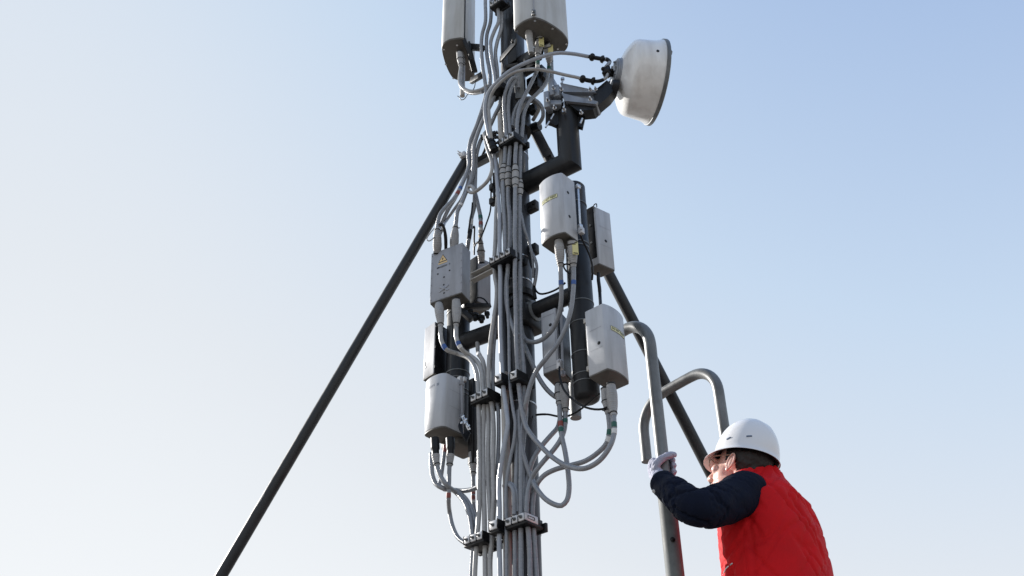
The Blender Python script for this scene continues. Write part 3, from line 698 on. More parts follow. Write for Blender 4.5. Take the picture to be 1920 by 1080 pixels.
clamp(956, 474, 4, 'cable clamp beside the unit with the high voltage triangle, halfway up the mast', dep=.085, blk=.028)
clamp(914, 739, 3, 'three bolt cable clamp on the left at the foot of the two wavy white cables', dep=.09)
clamp(940, 712, 1, 'single bolt cable clamp to the left of its twin, beside the lower mast clamps', dep=.08, blk=.036, hgt=.032)
clamp(969, 706, 1, 'single bolt cable clamp on the front of the mast, the higher of two twins', dep=.08, blk=.036, hgt=.032)
clamp(904, 1009, 3, 'lowest three bolt cable clamp, furthest to the left', dep=.085)
clamp(932, 990, 1, 'single bolt cable clamp between the two lowest three bolt clamps', dep=.08, blk=.040, hgt=.034)
c9 = clamp(983, 974, 3, 'large three bolt cable clamp low on the mast tube with a slotted end plate', dep=.10)
bm = BMn(); p = wloc(c9); u, v = adir(140), adir(48)
obox(bm, p+v*.035-u*.001+UP*.014, u, v, UP, .004, .070, .028, .001); pl_ = mk('end_plate', bm, ALU, c9)
bm = BMn()
for s_ in (-1, 1): obox(bm, p+v*.033-u*.0035+UP*(.014+s_*.005), u, v, UP, .002, .034, .0015, 0); obox(bm, p+v*(.033+s_*.017)-u*.0035+UP*.014, u, v, UP, .002, .0015, .010, 0)
mk('slot', bm, BLACK, pl_)
# black sleeve holding the two dish cables
sl = thing('cable_sleeve', at(926, 286, 3.5), 'black rubber sleeve gripping the two dish cables beside the mast', 'sleeve')
bm = BMn(); sweep(bm, catmull([at(916, 255, 3.49), at(921, 268, 3.49), at(926, 283, 3.49)], .006), lambda s, L_: .020 if .08 < s/L_ < .92 else .018, 16); mk('tube', bm, BLACK, sl)
bm = BMn()
for k in range(3): ringband(bm, at(918+3.3*k, 259+9.5*k, 3.49), (at(926, 283, 3.49)-at(916, 255, 3.49)).normalized(), .0202, .004, .002, 16)
for px, py in ((931, 258), (932, 268), (930, 249)): lathe(bm, at(px-4, py+1, 3.48), V((1, -.3, .05)), [(0, .006), (.012, .006), (.013, .009), (.018, .009)], 8)
mk('strap', bm, BLACKP, sl)
# ------------------------------------------------------------------ cables
def P3(p, off=0):
    return at(p[0], p[1], p[2]) if len(p) == 3 else at(p[0], p[1], Yc(p[0], p[1], off))
def cable(label, pts, r=.0093, m=CABLE, off=0, start=None, end=None, bands=(), splice=(), cat='cable', grp='grey cables on the mast', drop=0):
    W = [P3(p, off) for p in pts]
    if drop: W.append(W[-1]-UP*drop)
    S = catmull(W, .012); al = arclen(S); T = al[-1]
    rr = random.Random(label)
    bm = BMn(); sweep(bm, S, r, 12)
    o = mk('cable', bm, m, org=S[-1].copy()); tag(o, label, cat, grp)
    PX = [proj(p) for p in S]
    def near(px, py): return min(range(len(S)), key=lambda i: (PX[i][0]-px)**2+(PX[i][1]-py)**2)
    def boot(kind, S2):
        L_ = {'grey': .115, 'long': .13, 'black': .07, 'slim': .10, 'tag': .11}[kind]
        q = sub(S2, 0, L_)
        if kind in ('grey', 'long', 'tag', 'slim'):
            R0 = .0195 if kind != 'slim' else .0165
            prof = lambda s, L2: (R0*(.86+.14*math.sin(min(1, s/L2/.3)*math.pi/2)) if s/L2 < .55 else R0-(R0-r*1.15)*(((s/L2-.55)/.45)**.9))*(1+.03*math.sin(s*900))
            bm = BMn(); sweep(bm, q, prof, 18); b = mk('connector_boot', bm, BOOT, o)
            d0 = (q[1]-q[0]).normalized(); bm = BMn()
            lathe(bm, q[0]-d0*.004, d0, [(0, R0*.93), (.005, R0*.93), (.006, R0*.8)], 18); mk('collar', bm, BLACK, b)
            for f_ in ((.2, .93) if kind != 'slim' else (.15, .5, .93)):
                k = int(f_*(len(q)-1)); k = min(max(k, 1), len(q)-2); dd_ = (q[k+1]-q[k-1]).normalized()
                rad_ = prof(f_*L_, L_)
                if not (f_ > .3 or kind == 'tag'): continue
                bm = BMn(); ringband(bm, q[k], dd_, rad_*1.02, .0035, .0018, 16)
                if f_ > .8: sweep(bm, [q[k], q[k]+(rt if rr.random() > .5 else -rt)*(rad_+.008)], .002, 6)
                mk('tie', bm, BLACK, b)
            if kind == 'tag':
                bm = BMn(); c = q[len(q)*2//5]+V((.010, -.020, 0)); obox(bm, c, adir(12), adir(102), UP, .024, .005, .062, .001); tg = mk('yellow_tag', bm, YEL, b)
                bm = BMn()
                for z_ in (-.026, .026): obox(bm, c+UP*z_, adir(12), adir(102), UP, .017, .0064, .0045, 0)
                mk('tag_slot', bm, BLACK, tg)
        if kind == 'black':
            bm = BMn(); sweep(bm, q, lambda s, L2: .0175 if s/L2 < .7 else .0145, 16); mk('connector', bm, BLACK, o)
            q2 = sub(S2, L_, L_+.045); bm = BMn(); sweep(bm, q2, lambda s, L2: .0165-.006*s/L2, 16); b = mk('connector_boot', bm, BOOT, o)
            bm = BMn(); k = 1; ringband(bm, q2[-2], (q2[-1]-q2[-2]).normalized(), .0115, .004, .002, 16); mk('tie', bm, BLACK, b)
    if start: boot(start, S)
    if end: boot(end, S[::-1])
    for (px, py), mm, ln in bands:
        i = near(px, py); s0 = max(0, al[i]-ln/2); bm = BMn(); sweep(bm, sub(S, s0, min(T, s0+ln)), r*1.10, 12); mk('tape_band', bm, mm, o)
    for (px, py), ln in splice:
        i = near(px, py); s0 = max(0, al[i]-ln/2); s1_ = min(T, s0+ln); q = sub(S, s0, s1_)
        prof = lambda s, L2: r+(.0155-r)*min(1, min(s, L2-s)/(L2*.28))**.8
        bm = BMn(); sweep(bm, q, prof, 16); b = mk('splice_sleeve', bm, BOOT, o)
        for f_ in (.05, .36, .66, .95):
            bm = BMn(); k = min(max(int(f_*(len(q)-1)), 1), len(q)-2); ringband(bm, q[k], (q[k+1]-q[k-1]).normalized(), prof(f_*(s1_-s0), s1_-s0)*1.02, .004, .002, 16)
            mk('tie', bm, BLACK, b)
    return o
# --- top bundle, coming down past the two antennas
cable('outermost left cable of the top bundle, ending in the triangle unit\'s left top boot',
      [(910, -30), (910, 5), (910, 42), (904.5, 63), (902.5, 84), (903.5, 108), (905.5, 130), (909, 150), (911, 177), (904.5, 203), (893, 237), (882, 265), (878.5, 292), (879, 312), (871, 335, 3.62), (858, 362, 3.6), (848, 376, 3.6), (836, 388, 3.6), (825.5, 402, 3.6), (820.5, 422, 3.6), (820, 446, 3.61), (820, 474, atz(820, 474, L1.z1).y)], end='grey', bands=(((859, 361), RDT, .02), ((863, 354), BLU, .016)))
cable('second cable of the top bundle, dropping behind the triangle unit',
      [(921, -30), (921, 0), (919.5, 42), (913.5, 63), (912, 84), (913.5, 108), (917.5, 130), (919, 150), (916.5, 175), (912, 200), (903, 228), (890, 262), (885.5, 290), (880, 312), (868, 340), (853, 372), (842, 390), (833, 408), (826, 424), (822, 440, 3.68), (818, 470, 3.74), (820, 520, 3.76)], off=.03)
cable('third cable of the top bundle, ending in the triangle unit\'s right top boot',
      [(931, -30), (930.5, 0), (934.5, 24), (934.5, 42), (927, 58), (920.5, 77), (920.5, 96), (925, 126), (928, 142), (929, 172), (922.6, 192), (912, 212), (898, 245), (889, 275), (888, 312), (884, 335), (874, 360, 3.6), (866, 380, 3.6), (858, 396, 3.6), (855.5, 414, 3.6), (853, 436, 3.61), (851, 466, atz(851, 466, L1.z1).y)], end='grey', off=-.005, bands=(((865, 386), WHT, .012),))
cable('fourth cable of the top bundle, its dark taped end behind the triangle unit',
      [(940, -30), (939, 2), (940.5, 30), (939.5, 54), (932.5, 78), (929, 98), (932, 130), (934, 160), (938, 178), (938, 195), (929, 214), (918, 238), (902, 262), (894, 288), (892, 313), (891, 341), (890, 372), (889, 390), (884, 409), (882, 430), (878, 455), (875, 480, 3.72)], off=.025, bands=(((883.5, 418), WHT, .03), ((881, 440), BLACK, .05)))
cable('grey cable forking down to the single boot behind the triangle unit',
      [(880, 318), (884, 335), (889, 355), (893.5, 372), (897, 388), (901, 408), (901.5, 432), (901, 452, 3.70), (902, 474, 3.72), (903, 492, 3.74)], end='slim', off=.03, bands=(((901, 407), GRN, .02), ((901.5, 419), RDT, .02), ((901.5, 433), WHT, .02), ((901.5, 440), TRI, .012)))
cable('thin grey cable looping from the strut clamp down beside the triangle unit',
      [(876, 300), (880, 320), (876, 345), (866, 372), (852, 392), (838, 412), (830, 428, 3.64), (822, 450, 3.68), (818, 490, 3.72)], off=.05, r=.007)
cable('pale cable from the left panel antenna, hooking right into the upper left clamp',
      [(861, 99, 3.66), (863, 112, 3.66), (864, 126, 3.66), (862, 142, 3.65), (862, 155, 3.64), (868, 165, 3.62), (880, 171, 3.6), (893, 171, 3.58), (905, 167), (914, 160)], m=CABLE_W, start='slim')
cable('second lead from the left panel antenna, running just under the pale one',
      [(864, 100, 3.70), (868, 125, 3.69), (868, 145, 3.68), (867, 160, 3.67), (874, 171, 3.65), (888, 175, 3.62), (905, 172)], m=CABLE, start='slim')
cable('thin wire hanging from the left panel antenna bracket', [(889, 140, 3.7), (891, 155, 3.7), (889, 165, 3.7), (884, 172, 3.7), (876, 178, 3.72)], m=BLACK, r=.0022)
# --- dish feeders
cable('upper feeder cable arching from the dish to the mast and down its full height',
      [(1136, 126, 3.38), (1143, 116, 3.38), (1137, 111, 3.38), (1126, 110, 3.37), (1105, 106.5, 3.36), (1075, 101, 3.34), (1045, 99.5, 3.33), (1020, 105, 3.33), (985, 118, 3.35), (955, 134, 3.38), (934, 152, 3.4), (916.5, 173, 3.44), (910, 194, 3.45), (909.7, 214, 3.46), (914, 240, 3.47), (919, 262, 3.48), (925, 284), (929, 308), (932, 341), (934, 369), (936, 397), (936.5, 440), (937, 486), (938, 514), (938, 569), (938.5, 625), (939.5, 650), (941, 687), (944.4, 731), (950, 775), (952, 797), (947, 827), (940.7, 864), (936, 901), (935.5, 920), (936.5, 958), (936, 1017), (937.5, 1080)], m=CABLE_L, off=-.012, r=.0092, drop=.6,
      bands=(((1120, 109), BLACK, .05), ((1140, 116), BLACK, .03)))
cable('lower feeder cable leaving the dish coupling and bending into the black sleeve',
      [(1140, 138, 3.37), (1136, 146, 3.36), (1124, 152, 3.35), (1105, 152, 3.34), (1085, 146, 3.33), (1057, 140, 3.33), (1025, 132.5, 3.33), (999, 129.5, 3.34), (967, 135, 3.36), (947, 147, 3.38), (930, 163, 3.41), (920, 181, 3.44), (916.5, 200, 3.45), (918, 228, 3.46), (922, 262, 3.48), (928, 290), (934, 320), (939, 345), (942, 370), (944, 405), (946, 450), (948, 480)], m=CABLE_W, off=.01, r=.0078, bands=(((1105, 152), BLACK, .05), ((1125, 152), BLACK, .04)))
for (pa_, pb_, Y_, lb) in (((1104, 106), (1134, 112), 3.355, 'lumpy black connector pair on the upper dish feeder'), ((1086, 147), (1117, 153), 3.335, 'lumpy black connector pair on the lower dish feeder')):
    bm = BMn(); q = [at(pa_[0]+(pb_[0]-pa_[0])*k/24, pa_[1]+(pb_[1]-pa_[1])*k/24, Y_) for k in range(25)]
    sweep(bm, q, lambda s, L2: .009+.010*(max(0, math.sin(s/L2*math.pi*3-.4))**.6 if .05 < s/L2 < .95 else 0), 14)
    o = mk('connector', bm, BLACK); tag(o, lb, 'connector', 'connectors on the dish feeders')
cable('pale loop of cable hanging below the black sleeve and curling back to the left',
      [(908, 250), (911, 268), (916, 286), (921.5, 302), (922, 320), (915, 338), (899, 354), (887, 361), (879, 359), (877, 352), (884, 349), (890, 358)], m=CABLE_W, off=-.03, r=.0085)
cable('black jumper wire hanging from the mast bracket to the unit behind the triangle unit',
      [(920.5, 330), (920.7, 360), (919, 397), (912, 419), (904, 440), (898, 452), (892.6, 456, 3.68), (890, 462, 3.7)], m=BLACK, r=.0035, off=.02)
cable('black wire running beside the taped cable down to the unit behind the triangle unit',
      [(886, 380), (884, 400), (879, 430), (876, 455, 3.7), (874, 480, 3.72)], m=BLACK, r=.0038, off=.0)
cable('short black plug lead standing on top of the dark sided unit',
      [(886, 428, 3.7), (889, 424, 3.7), (889, 450, 3.7), (889, 478, 3.73)], m=BLACK, r=.004, bands=(((889, 462), BLACK, .04),))
cable('black plug lead between the two top boots of the triangle unit',
      [(823, 423, 3.56), (828, 420, 3.56), (833, 430, 3.57), (835.5, 445, 3.59), (836, 470, atz(836, 470, L1.z1).y)], m=BLACK, r=.007, bands=(((835.8, 452), BLACKP, .05),))
cable('pale wire tie looped on the left of the triangle unit',
      [(814, 428, 3.57), (806, 438, 3.57), (800, 448, 3.58), (804, 452, 3.58), (817, 443, 3.60)], m=CABLE_W, r=.0025)
# --- middle bundle on the mast
cable('leftmost cable of the upper mast clamp, bent over under the right antenna',
      [(968, 160, 3.5), (965, 145), (958, 150), (951, 163), (946.6, 178), (945.5, 201), (948, 240), (949, 262), (947, 280), (946, 302), (943.5, 320), (943, 345), (944, 380), (946, 420), (947, 449), (947, 480)], off=-.0, splice=(((943.5, 325), .10),))
cable('cable with a spliced sleeve that bows to the left below the triangle unit height',
      [(972, 165, 3.5), (971, 145), (962, 158), (955, 178), (953, 201), (955, 237), (957, 269), (954.5, 297), (953, 316), (953, 345), (953, 377), (955.5, 404), (956, 443), (953.5, 478), (952, 507), (949, 535), (950, 569), (956, 597), (963, 618), (972, 640), (977, 662), (979, 690), (981.5, 716), (983, 746), (986, 767), (984, 797), (981, 827), (979, 864), (981, 905), (983, 950), (989, 983), (993, 1040), (996, 1085)], off=.012, splice=(((953, 332), .125),), drop=.5)
cable('cable from the right antenna down the mast and out in the widest right hand loop',
      [(1012, 70, 3.34), (1011, 84, 3.35), (1008.6, 100, 3.36), (1008, 126, 3.38), (1004, 138), (996.5, 155), (985, 177), (974.5, 201), (970, 227), (969, 245), (968, 265), (966, 297), (966.5, 330), (966, 355), (965.5, 400), (965, 443), (966, 472), (965.5, 517), (966.5, 560), (967.5, 600), (968, 642), (970, 684), (972, 715), (975.5, 746), (979, 772), (985, 797), (997, 817, 3.44), (1015.5, 838, 3.42), (1038, 859, 3.39), (1067, 875, 3.34), (1098, 878, 3.29), (1123.5, 864, 3.26), (1142, 840, 3.24), (1151, 815, 3.24), (1151, 785, 3.24), (1149, 760, 3.25), (1147, 738, 3.25), (1145, 722, 3.25)], off=-.012, start='tag', end='long',
      splice=(((966.5, 332), .135),), bands=(((1008, 117), GRN, .022), ((1008, 124), WHT, .014), ((1151, 797), GRN, .02), ((1151, 808), WHT, .018)))
cable('cable from the right antenna down the mast and into the lower hanging narrow loop',
      [(1024, 82, 3.36), (1027, 92, 3.38), (1029.5, 108, 3.4), (1029.5, 124), (1027.5, 140), (1023, 157), (1009.5, 173), (993, 190), (983, 211), (980, 237), (977.5, 260), (975.5, 285), (975, 320), (974.5, 369), (974, 443), (975, 476), (975, 540), (975.5, 590), (977, 635), (981, 684), (982, 716), (981, 745), (976, 765), (973.5, 785), (974, 806), (978.5, 841), (986, 869), (996, 896), (1007, 917, 3.44), (1023, 936, 3.42), (1040, 946, 3.41), (1053, 948, 3.4), (1063, 938, 3.4), (1067, 917, 3.4), (1065.5, 888, 3.4), (1060, 849, 3.41), (1053.5, 818, 3.42), (1050.5, 790, 3.43), (1049, 760, 3.44), (1048, 738, 3.45), (1047, 722, 3.46)], off=0.006, start='tag', end='slim',
      splice=(((975.5, 350), .10),), bands=(((1029, 129), GRN, .02), ((1050.3, 795), RDT, .022), ((1051.5, 806), GRN, .02)))
cable('cable of the double arch between mast and strut plate, the lower one',
      [(960, 237), (962, 220), (968, 202), (978, 188), (992, 184), (1007, 190), (1017, 203, 3.5), (1018, 219, 3.52), (1010, 233, 3.56)], off=.02)
cable('cable of the double arch between mast and strut plate, the upper one',
      [(966, 240), (972, 215), (982, 198), (995, 190), (1005, 192), (1011, 202, 3.52), (1006, 214, 3.55), (999, 226, 3.58)], off=.04, m=CABLE_W)
cable('pale cable left of the halfway mast clamp, running down to the left three bolt clamp',
      [(934, 360), (931, 392), (929, 449), (927, 490), (928, 517), (931.5, 540), (930.5, 569), (925, 604), (920, 639), (917, 679), (916, 709), (918, 738), (923, 767), (925.5, 804), (925, 849), (924.5, 893), (926, 925), (924, 960), (922, 1010), (919, 1050), (919, 1085)], off=.008, m=CABLE_W, drop=.5)
cable('grey cable hidden behind the left one, passing between the left and the single bolt clamps',
      [(940, 400), (936, 470), (933, 530), (931, 590), (927, 635), (925, 665), (924.5, 700), (926, 745), (933, 762), (935, 804), (934, 849), (932, 893), (929, 915), (927, 950), (925, 980)], off=.035, r=.008)
cable('thin straight cable down the middle of the mast between the single bolt clamps',
      [(950, 520), (952, 580), (954, 620), (955, 687), (956.5, 724), (962, 768), (966, 792), (963.5, 827), (956, 864), (950, 901), (948.5, 930), (949, 967), (949.5, 1007), (949.5, 1085)], off=.0, r=.0066, drop=.5)
cable('dark thin cable close against the mast behind the middle bundle',
      [(944, 500), (943, 560), (945, 620), (948, 680), (951, 720)], off=.05, r=.012, m=MASTM)
# --- left unit jumpers
cable('wavy white cable from the left bottom boot of the triangle unit',
      [(823, 571, 3.62), (824, 585, 3.6), (826, 604, 3.6), (826, 622, 3.6), (828, 640, 3.6), (837, 655, 3.6), (858, 663), (876, 670), (887, 682), (893.5, 700), (896, 722), (897, 745), (898, 790), (899, 834), (899, 908), (898, 960), (895, 1000), (892, 1040), (890, 1085)], m=CABLE_W, start='long', off=-.01, bands=(((832, 650), BLU, .02),), drop=.5)
cable('wavy white cable from the right bottom boot of the triangle unit',
      [(855, 563, 3.58), (856, 578, 3.58), (856, 597, 3.58), (855, 617, 3.58), (857, 638, 3.58), (866, 655, 3.59), (882, 667), (895, 678), (903, 697), (905, 720), (907, 750), (906, 834), (906.5, 908), (908, 950), (909, 1010), (910, 1085)], m=CABLE_W, start='long', off=.006, bands=(((859, 643), BLU, .016), ((863, 652), WHT, .012)), drop=.5)
cable('short white cable joining the left clamp from behind the left arm',
      [(895, 640, 3.7), (896, 655, 3.68), (899, 666), (905, 676), (908.5, 695), (910, 722), (914, 750), (916, 800), (915.5, 850), (916, 908), (918, 940), (919.5, 975)], m=CABLE_W, off=.02, bands=(((898, 664), WHT, .02),))
cable('left bottom lead of the lower left unit, sweeping right into the lowest clamp',
      [(815, 822, 3.58), (816, 838, 3.58), (817, 858, 3.58), (820, 876, 3.58), (826, 893, 3.58), (838, 910, 3.58), (856, 924), (871, 942), (880, 965), (885, 994), (887, 1020), (886, 1050), (884, 1085)], start='black', off=-.01, drop=.5)
cable('outer loop at the far lower left, curving back into the bundle',
      [(809, 850, 3.64), (809, 870, 3.63), (811, 892, 3.62), (818, 908, 3.61), (832, 916, 3.6), (852, 919), (873, 920), (892, 915), (905, 908), (918, 904)], off=.03)
cable('lead splitting off the far lower left loop down to the lowest clamp',
      [(833, 917, 3.61), (852, 920), (870, 932), (882, 950), (890, 975), (895, 1000)], off=.01)
cable('right bottom lead of the lower left unit hanging straight then hooking into the lowest clamp',
      [(844, 822, 3.6), (845, 838, 3.6), (844, 860, 3.6), (842.5, 880, 3.6), (842, 904, 3.6), (841, 935, 3.6), (843, 961), (849, 988), (859, 1008), (874, 1019), (886, 1022)], start='black', off=0, r=.0085, bands=(((841, 928), RDT, .016),))
cable('thin reddish marked lead hanging behind the lower left unit',
      [(835, 835, 3.68), (832.5, 855, 3.68), (830, 875, 3.68), (827, 895, 3.67), (823, 912, 3.66)], r=.0075, bands=(((834, 842), RDT, .03),))
cable('hanging lead with red and white bands, its boot below the black cover beside the bundle',
      [(885, 848, 3.7), (886, 862, 3.7), (887, 885, 3.7), (887.5, 905, 3.7), (887.5, 940, 3.7), (889.5, 958, 3.7), (894, 966, 3.7)], start='slim', r=.0078, bands=(((887.5, 925), RDT, .02), ((887.5, 935), RDT, .02), ((887.7, 943), WHT, .014)))
# --- right unit jumpers
cable('cable looping from the top right unit\'s left port back behind the mast bundle',
      [(1047, 452, 3.27), (1049, 466, 3.27), (1050, 484, 3.28), (1051, 503, 3.29), (1052, 530, 3.31), (1052.5, 556, 3.33), (1049.5, 583, 3.36), (1040, 611, 3.4), (1023, 632, 3.44), (1006, 641, 3.47), (989, 639, 3.5), (981, 630, 3.52), (977, 612, 3.53)], start='grey', bands=(((1051.5, 527), BLU, .018),))
cable('cable from the top right unit\'s yellow tagged port, crossing the half hidden unit',
      [(1072, 452, 3.26), (1073, 466, 3.27), (1074.5, 484, 3.28), (1075.5, 505, 3.29), (1075, 541, 3.30), (1070, 583, 3.32), (1060, 616, 3.34), (1047, 642, 3.36), (1023, 673, 3.38), (1005, 697, 3.41), (993, 726, 3.43), (987, 753, 3.44), (983, 780), (978, 805), (976.5, 840), (977, 880), (976.7, 920), (976.5, 955), (976.5, 987), (976.7, 1040), (977, 1085)], start='tag', off=.006, bands=(((1075.5, 532), BLU, .018),), drop=.5)
cable('ribbed cable slanting down from the mast to the half hidden unit\'s left connector',
      [(972, 625), (982, 645, 3.51), (993, 671, 3.5), (1002, 691, 3.5), (1012.5, 712, 3.5), (1026, 731, 3.49), (1041, 744, 3.48), (1050, 748, 3.48)])
cable('rear cable of the low right unit, curving left below the big loop to the mast',
      [(1134, 730, 3.3), (1136, 745, 3.3), (1139, 765, 3.3), (1141.5, 785, 3.3), (1143, 805, 3.3), (1138, 830, 3.31), (1122, 848, 3.33), (1098, 864, 3.36), (1068, 873, 3.4), (1042, 880, 3.43), (1022, 890, 3.45), (1009, 904, 3.46), (1002, 920), (999, 940), (998, 962), (1000, 987), (1003, 1040), (1006, 1085)], start='slim', off=.01, bands=(((1142.5, 812), GRN, .02), ((1139, 825), WHT, .018)), drop=.5)
cable('cable from the half hidden unit\'s right connector down left to the lowest mast clamp',
      [(1058, 722, 3.44), (1058.5, 738, 3.44), (1059.5, 760, 3.44), (1060, 780, 3.44), (1058, 806, 3.43), (1049, 828, 3.42), (1035, 847, 3.43), (1020, 864, 3.44), (1007, 880, 3.45), (997, 896), (991, 915), (988, 940), (987, 960), (990, 990), (993, 1030), (994, 1085)], start='grey', off=-.004, bands=(((1060, 792), GRN, .018),), drop=.5)
cable('rearmost of the cables dropping left from the half hidden unit to the mast',
      [(1050, 785, 3.5), (1046, 801, 3.49), (1034, 815, 3.48), (1020, 831, 3.48), (1005, 851, 3.48), (996, 870, 3.48), (991, 890), (985, 915), (983, 953)], off=.02)
cable('cable running straight down the mast tube into the lowest clamp, left of the hanging loop',
      [(972, 770), (970, 800), (969, 850), (968, 900), (967, 953), (965.5, 993), (966, 1040), (966, 1085)], off=.02, drop=.5)
cable('short arched cable rising beside the pale rod above the lowest mast clamp',
      [(945, 911, 3.56), (951, 908, 3.52), (958, 911), (963, 922), (964, 945), (964, 965)], off=.0, r=.008)
cable('second short arched cable above the lowest mast clamp, behind the first',
      [(953, 905), (962, 909), (968, 921), (969.5, 940), (970, 960)], off=.012, r=.007)
# --- black wires on the right
cable('black wire from a box on the mast to the arm of the right pipe', [(1002, 535, 3.52), (1005, 545, 3.5), (1013, 551, 3.48), (1028, 549, 3.45), (1046, 541, 3.42), (1060, 530, 3.4)], m=BLACK, r=.0042)
cable('black wire curving down the front of the right pipe from the top right unit', [(1088, 438, 3.28), (1092, 450, 3.30), (1101, 468, 3.33), (1109, 490, 3.35), (1111, 512, 3.36), (1110, 525, 3.38)], m=BLACK, r=.0042)
cable('black wire hanging from the half hidden unit under the end of the right pipe', [(1049, 688, 3.42), (1049, 702, 3.40), (1056, 728, 3.38), (1075, 750, 3.34), (1099, 764, 3.31), (1115, 767.5, 3.30), (1130, 767, 3.29), (1138, 764, 3.29)], m=BLACK, r=.0042)
cable('black wire strung from the mast to the low right unit below the pipe end', [(1005, 778, 3.56), (1014, 777, 3.55), (1027, 777, 3.54), (1049, 781, 3.5), (1068, 779, 3.46), (1088, 768, 3.42), (1100, 758, 3.4), (1124, 738, 3.34)], m=BLACK, r=.004, bands=(((1010, 778), BLACKP, .04),))
cable('small black wire loop left of the right pipe', [(1074, 512, 3.36), (1066, 512, 3.35), (1058, 503, 3.35), (1057, 497, 3.35), (1063, 495, 3.35), (1070, 497, 3.36)], m=BLACK, r=.0035)
cable('thick black plug lead under the thin edge on unit', [(1122, 512, 3.5), (1122, 525, 3.5), (1124, 540, 3.5), (1125, 556, 3.5), (1126, 572, 3.46)], m=BLACK, r=.007, bands=(((1122.5, 530), BLACKP, .09),))
cable('black wire bundle knotted beside the mast above the right arm', [(993, 478, 3.53), (998, 500, 3.52), (1004, 510, 3.52), (1003, 528, 3.52), (1001, 540, 3.52), (1004, 560, 3.52)], m=BLACK, r=.007)
cable('grey brown wire bundle bulging out beside the mast above the right arm', [(995, 470, 3.52), (1003, 485, 3.5), (1006.5, 500, 3.5), (1005, 520, 3.5), (1002, 536, 3.51)], m=CABLE, r=.0065)
cable('brown wires behind the mast clamp, slanting down to the knotted bundle', [(977, 400), (984, 432), (992, 455, 3.5), (996, 470, 3.5), (999, 490, 3.51), (1000, 520, 3.52)], m=CABLE, r=.006, off=.01)
# ------------------------------------------------------------------ ladder with hooped handrails
lad = thing('ladder', V((at(1262, 1060, 3.42).x, 3.42, 0)), 'galvanised steel ladder with two hooked handrails that the worker climbs', 'ladder')
nr = [at(1264, 1060, 3.43), at(1254, 935, 3.43)]
LX, LY = nr[0].x, 3.43
FX, FY = at(1360, 820, 3.84).x, 3.84
dH = V((-.28, .36, 0)); 
def rail(x, y, zt, tipz, rr_):
    L_ = dH.length; d_ = dH.normalized(); R_ = .135
    P = [V((x, y, 1.0)), V((x, y, zt-.45)), V((x, y, zt-.30)), V((x, y, zt-R_-.04))]
    for k in range(7):
        a_ = math.pi/2*k/6; P.append(V((x, y, zt-R_))+d_*(R_*(1-math.cos(a_)))+UP*(R_*math.sin(a_)))
    for k in range(7):
        a_ = math.pi/2*k/6; P.append(V((x, y, zt-R_))+d_*(L_-R_+R_*math.sin(a_))+UP*(R_*math.cos(a_)))
    P.append(V((x, y, 0))+dH+UP*(zt-R_-.05)); P.append(V((x, y, 0))+dH+UP*tipz)
    return P
zt1 = at(1195, 610, 3.50).z; zt2 = at(1303, 700, 3.92).z
tz1 = at(1075, 784, 3.79).z; tz2 = at(1205, 866, 4.2).z
for (x, y, zt, tz) in ((LX, LY, zt1, tz1), (FX, FY, zt2, tz2)):
    S = catmull(rail(x, y, zt, tz, .0235), .015)
    bm = BMn(); sweep(bm, S, .0235, 28); hr = mk('handrail', bm, STEEL, lad)
    bm = BMn(); zj = at(1254, 905, 3.43).z
    cyl(bm, (x, y, .0), (x, y, zj), .0315, seg=28); lathe(bm, V((x, y, zj)), UP, [(0, .0315), (.004, .026), (.006, .024)], 28); mk('stile', bm, STILE, lad)
    bm = BMn(); c = V((x, y-.03, at(1251, 1019, 3.43).z)); lathe(bm, c, V((-.2, -1, 0)), [(0, .009), (.006, .009), (.007, .005), (.018, .005)], 8); mk('stile_bolt', bm, BLACKP, lad)
RZ = [.35+.28*k for k in range(9)]
for z in RZ:
    bm = BMn(); cyl(bm, (LX, LY, z), (FX, FY, z), .014, seg=16); mk('rung', bm, STEEL, lad)
# ------------------------------------------------------------------ the worker
def fuse(bm, voxel, iters=4, fac=.5):
    bmesh.ops.recalc_face_normals(bm, faces=bm.faces)
    me = bpy.data.meshes.new('tmp'); bm.to_mesh(me); bm.free(); o = bpy.data.objects.new('tmp', me); COL.objects.link(o)
    m = o.modifiers.new('r', 'REMESH'); m.mode = 'VOXEL'; m.voxel_size = voxel
    if iters: m2 = o.modifiers.new('s', 'SMOOTH'); m2.factor = fac; m2.iterations = iters
    dg = bpy.context.evaluated_depsgraph_get(); ev = bpy.data.meshes.new_from_object(o.evaluated_get(dg))
    out = bmesh.new(); out.from_mesh(ev); bpy.data.objects.remove(o); bpy.data.meshes.remove(me); bpy.data.meshes.remove(ev)
    out.normal_update(); return out
def displace(bm, fn):
    bm.normal_update(); ds = [(v, v.normal.copy()*fn(v.co, v.normal)) for v in bm.verts]
    for v, d in ds: v.co += d
def loft(bm, secs, xa, ya, seg=40, p=2.3):
    """secs: (centre, a, b) superellipse rings in the xa/ya plane"""
    prev = None; first = None
    for c, a_, b_ in secs:
        ring = []
        for k in range(seg):
            t = 2*math.pi*k/seg; ct, st = math.cos(t), math.sin(t)
            ring.append(bm.verts.new(c+xa*(a_*math.copysign(abs(ct)**(2/p), ct))+ya*(b_*math.copysign(abs(st)**(2/p), st))))
        if prev:
            for k in range(seg): bm.faces.new((prev[k], prev[(k+1) % seg], ring[(k+1) % seg], ring[k]))
        else: first = ring
        prev = ring
    bm.faces.new(first[::-1]); bm.faces.new(prev)
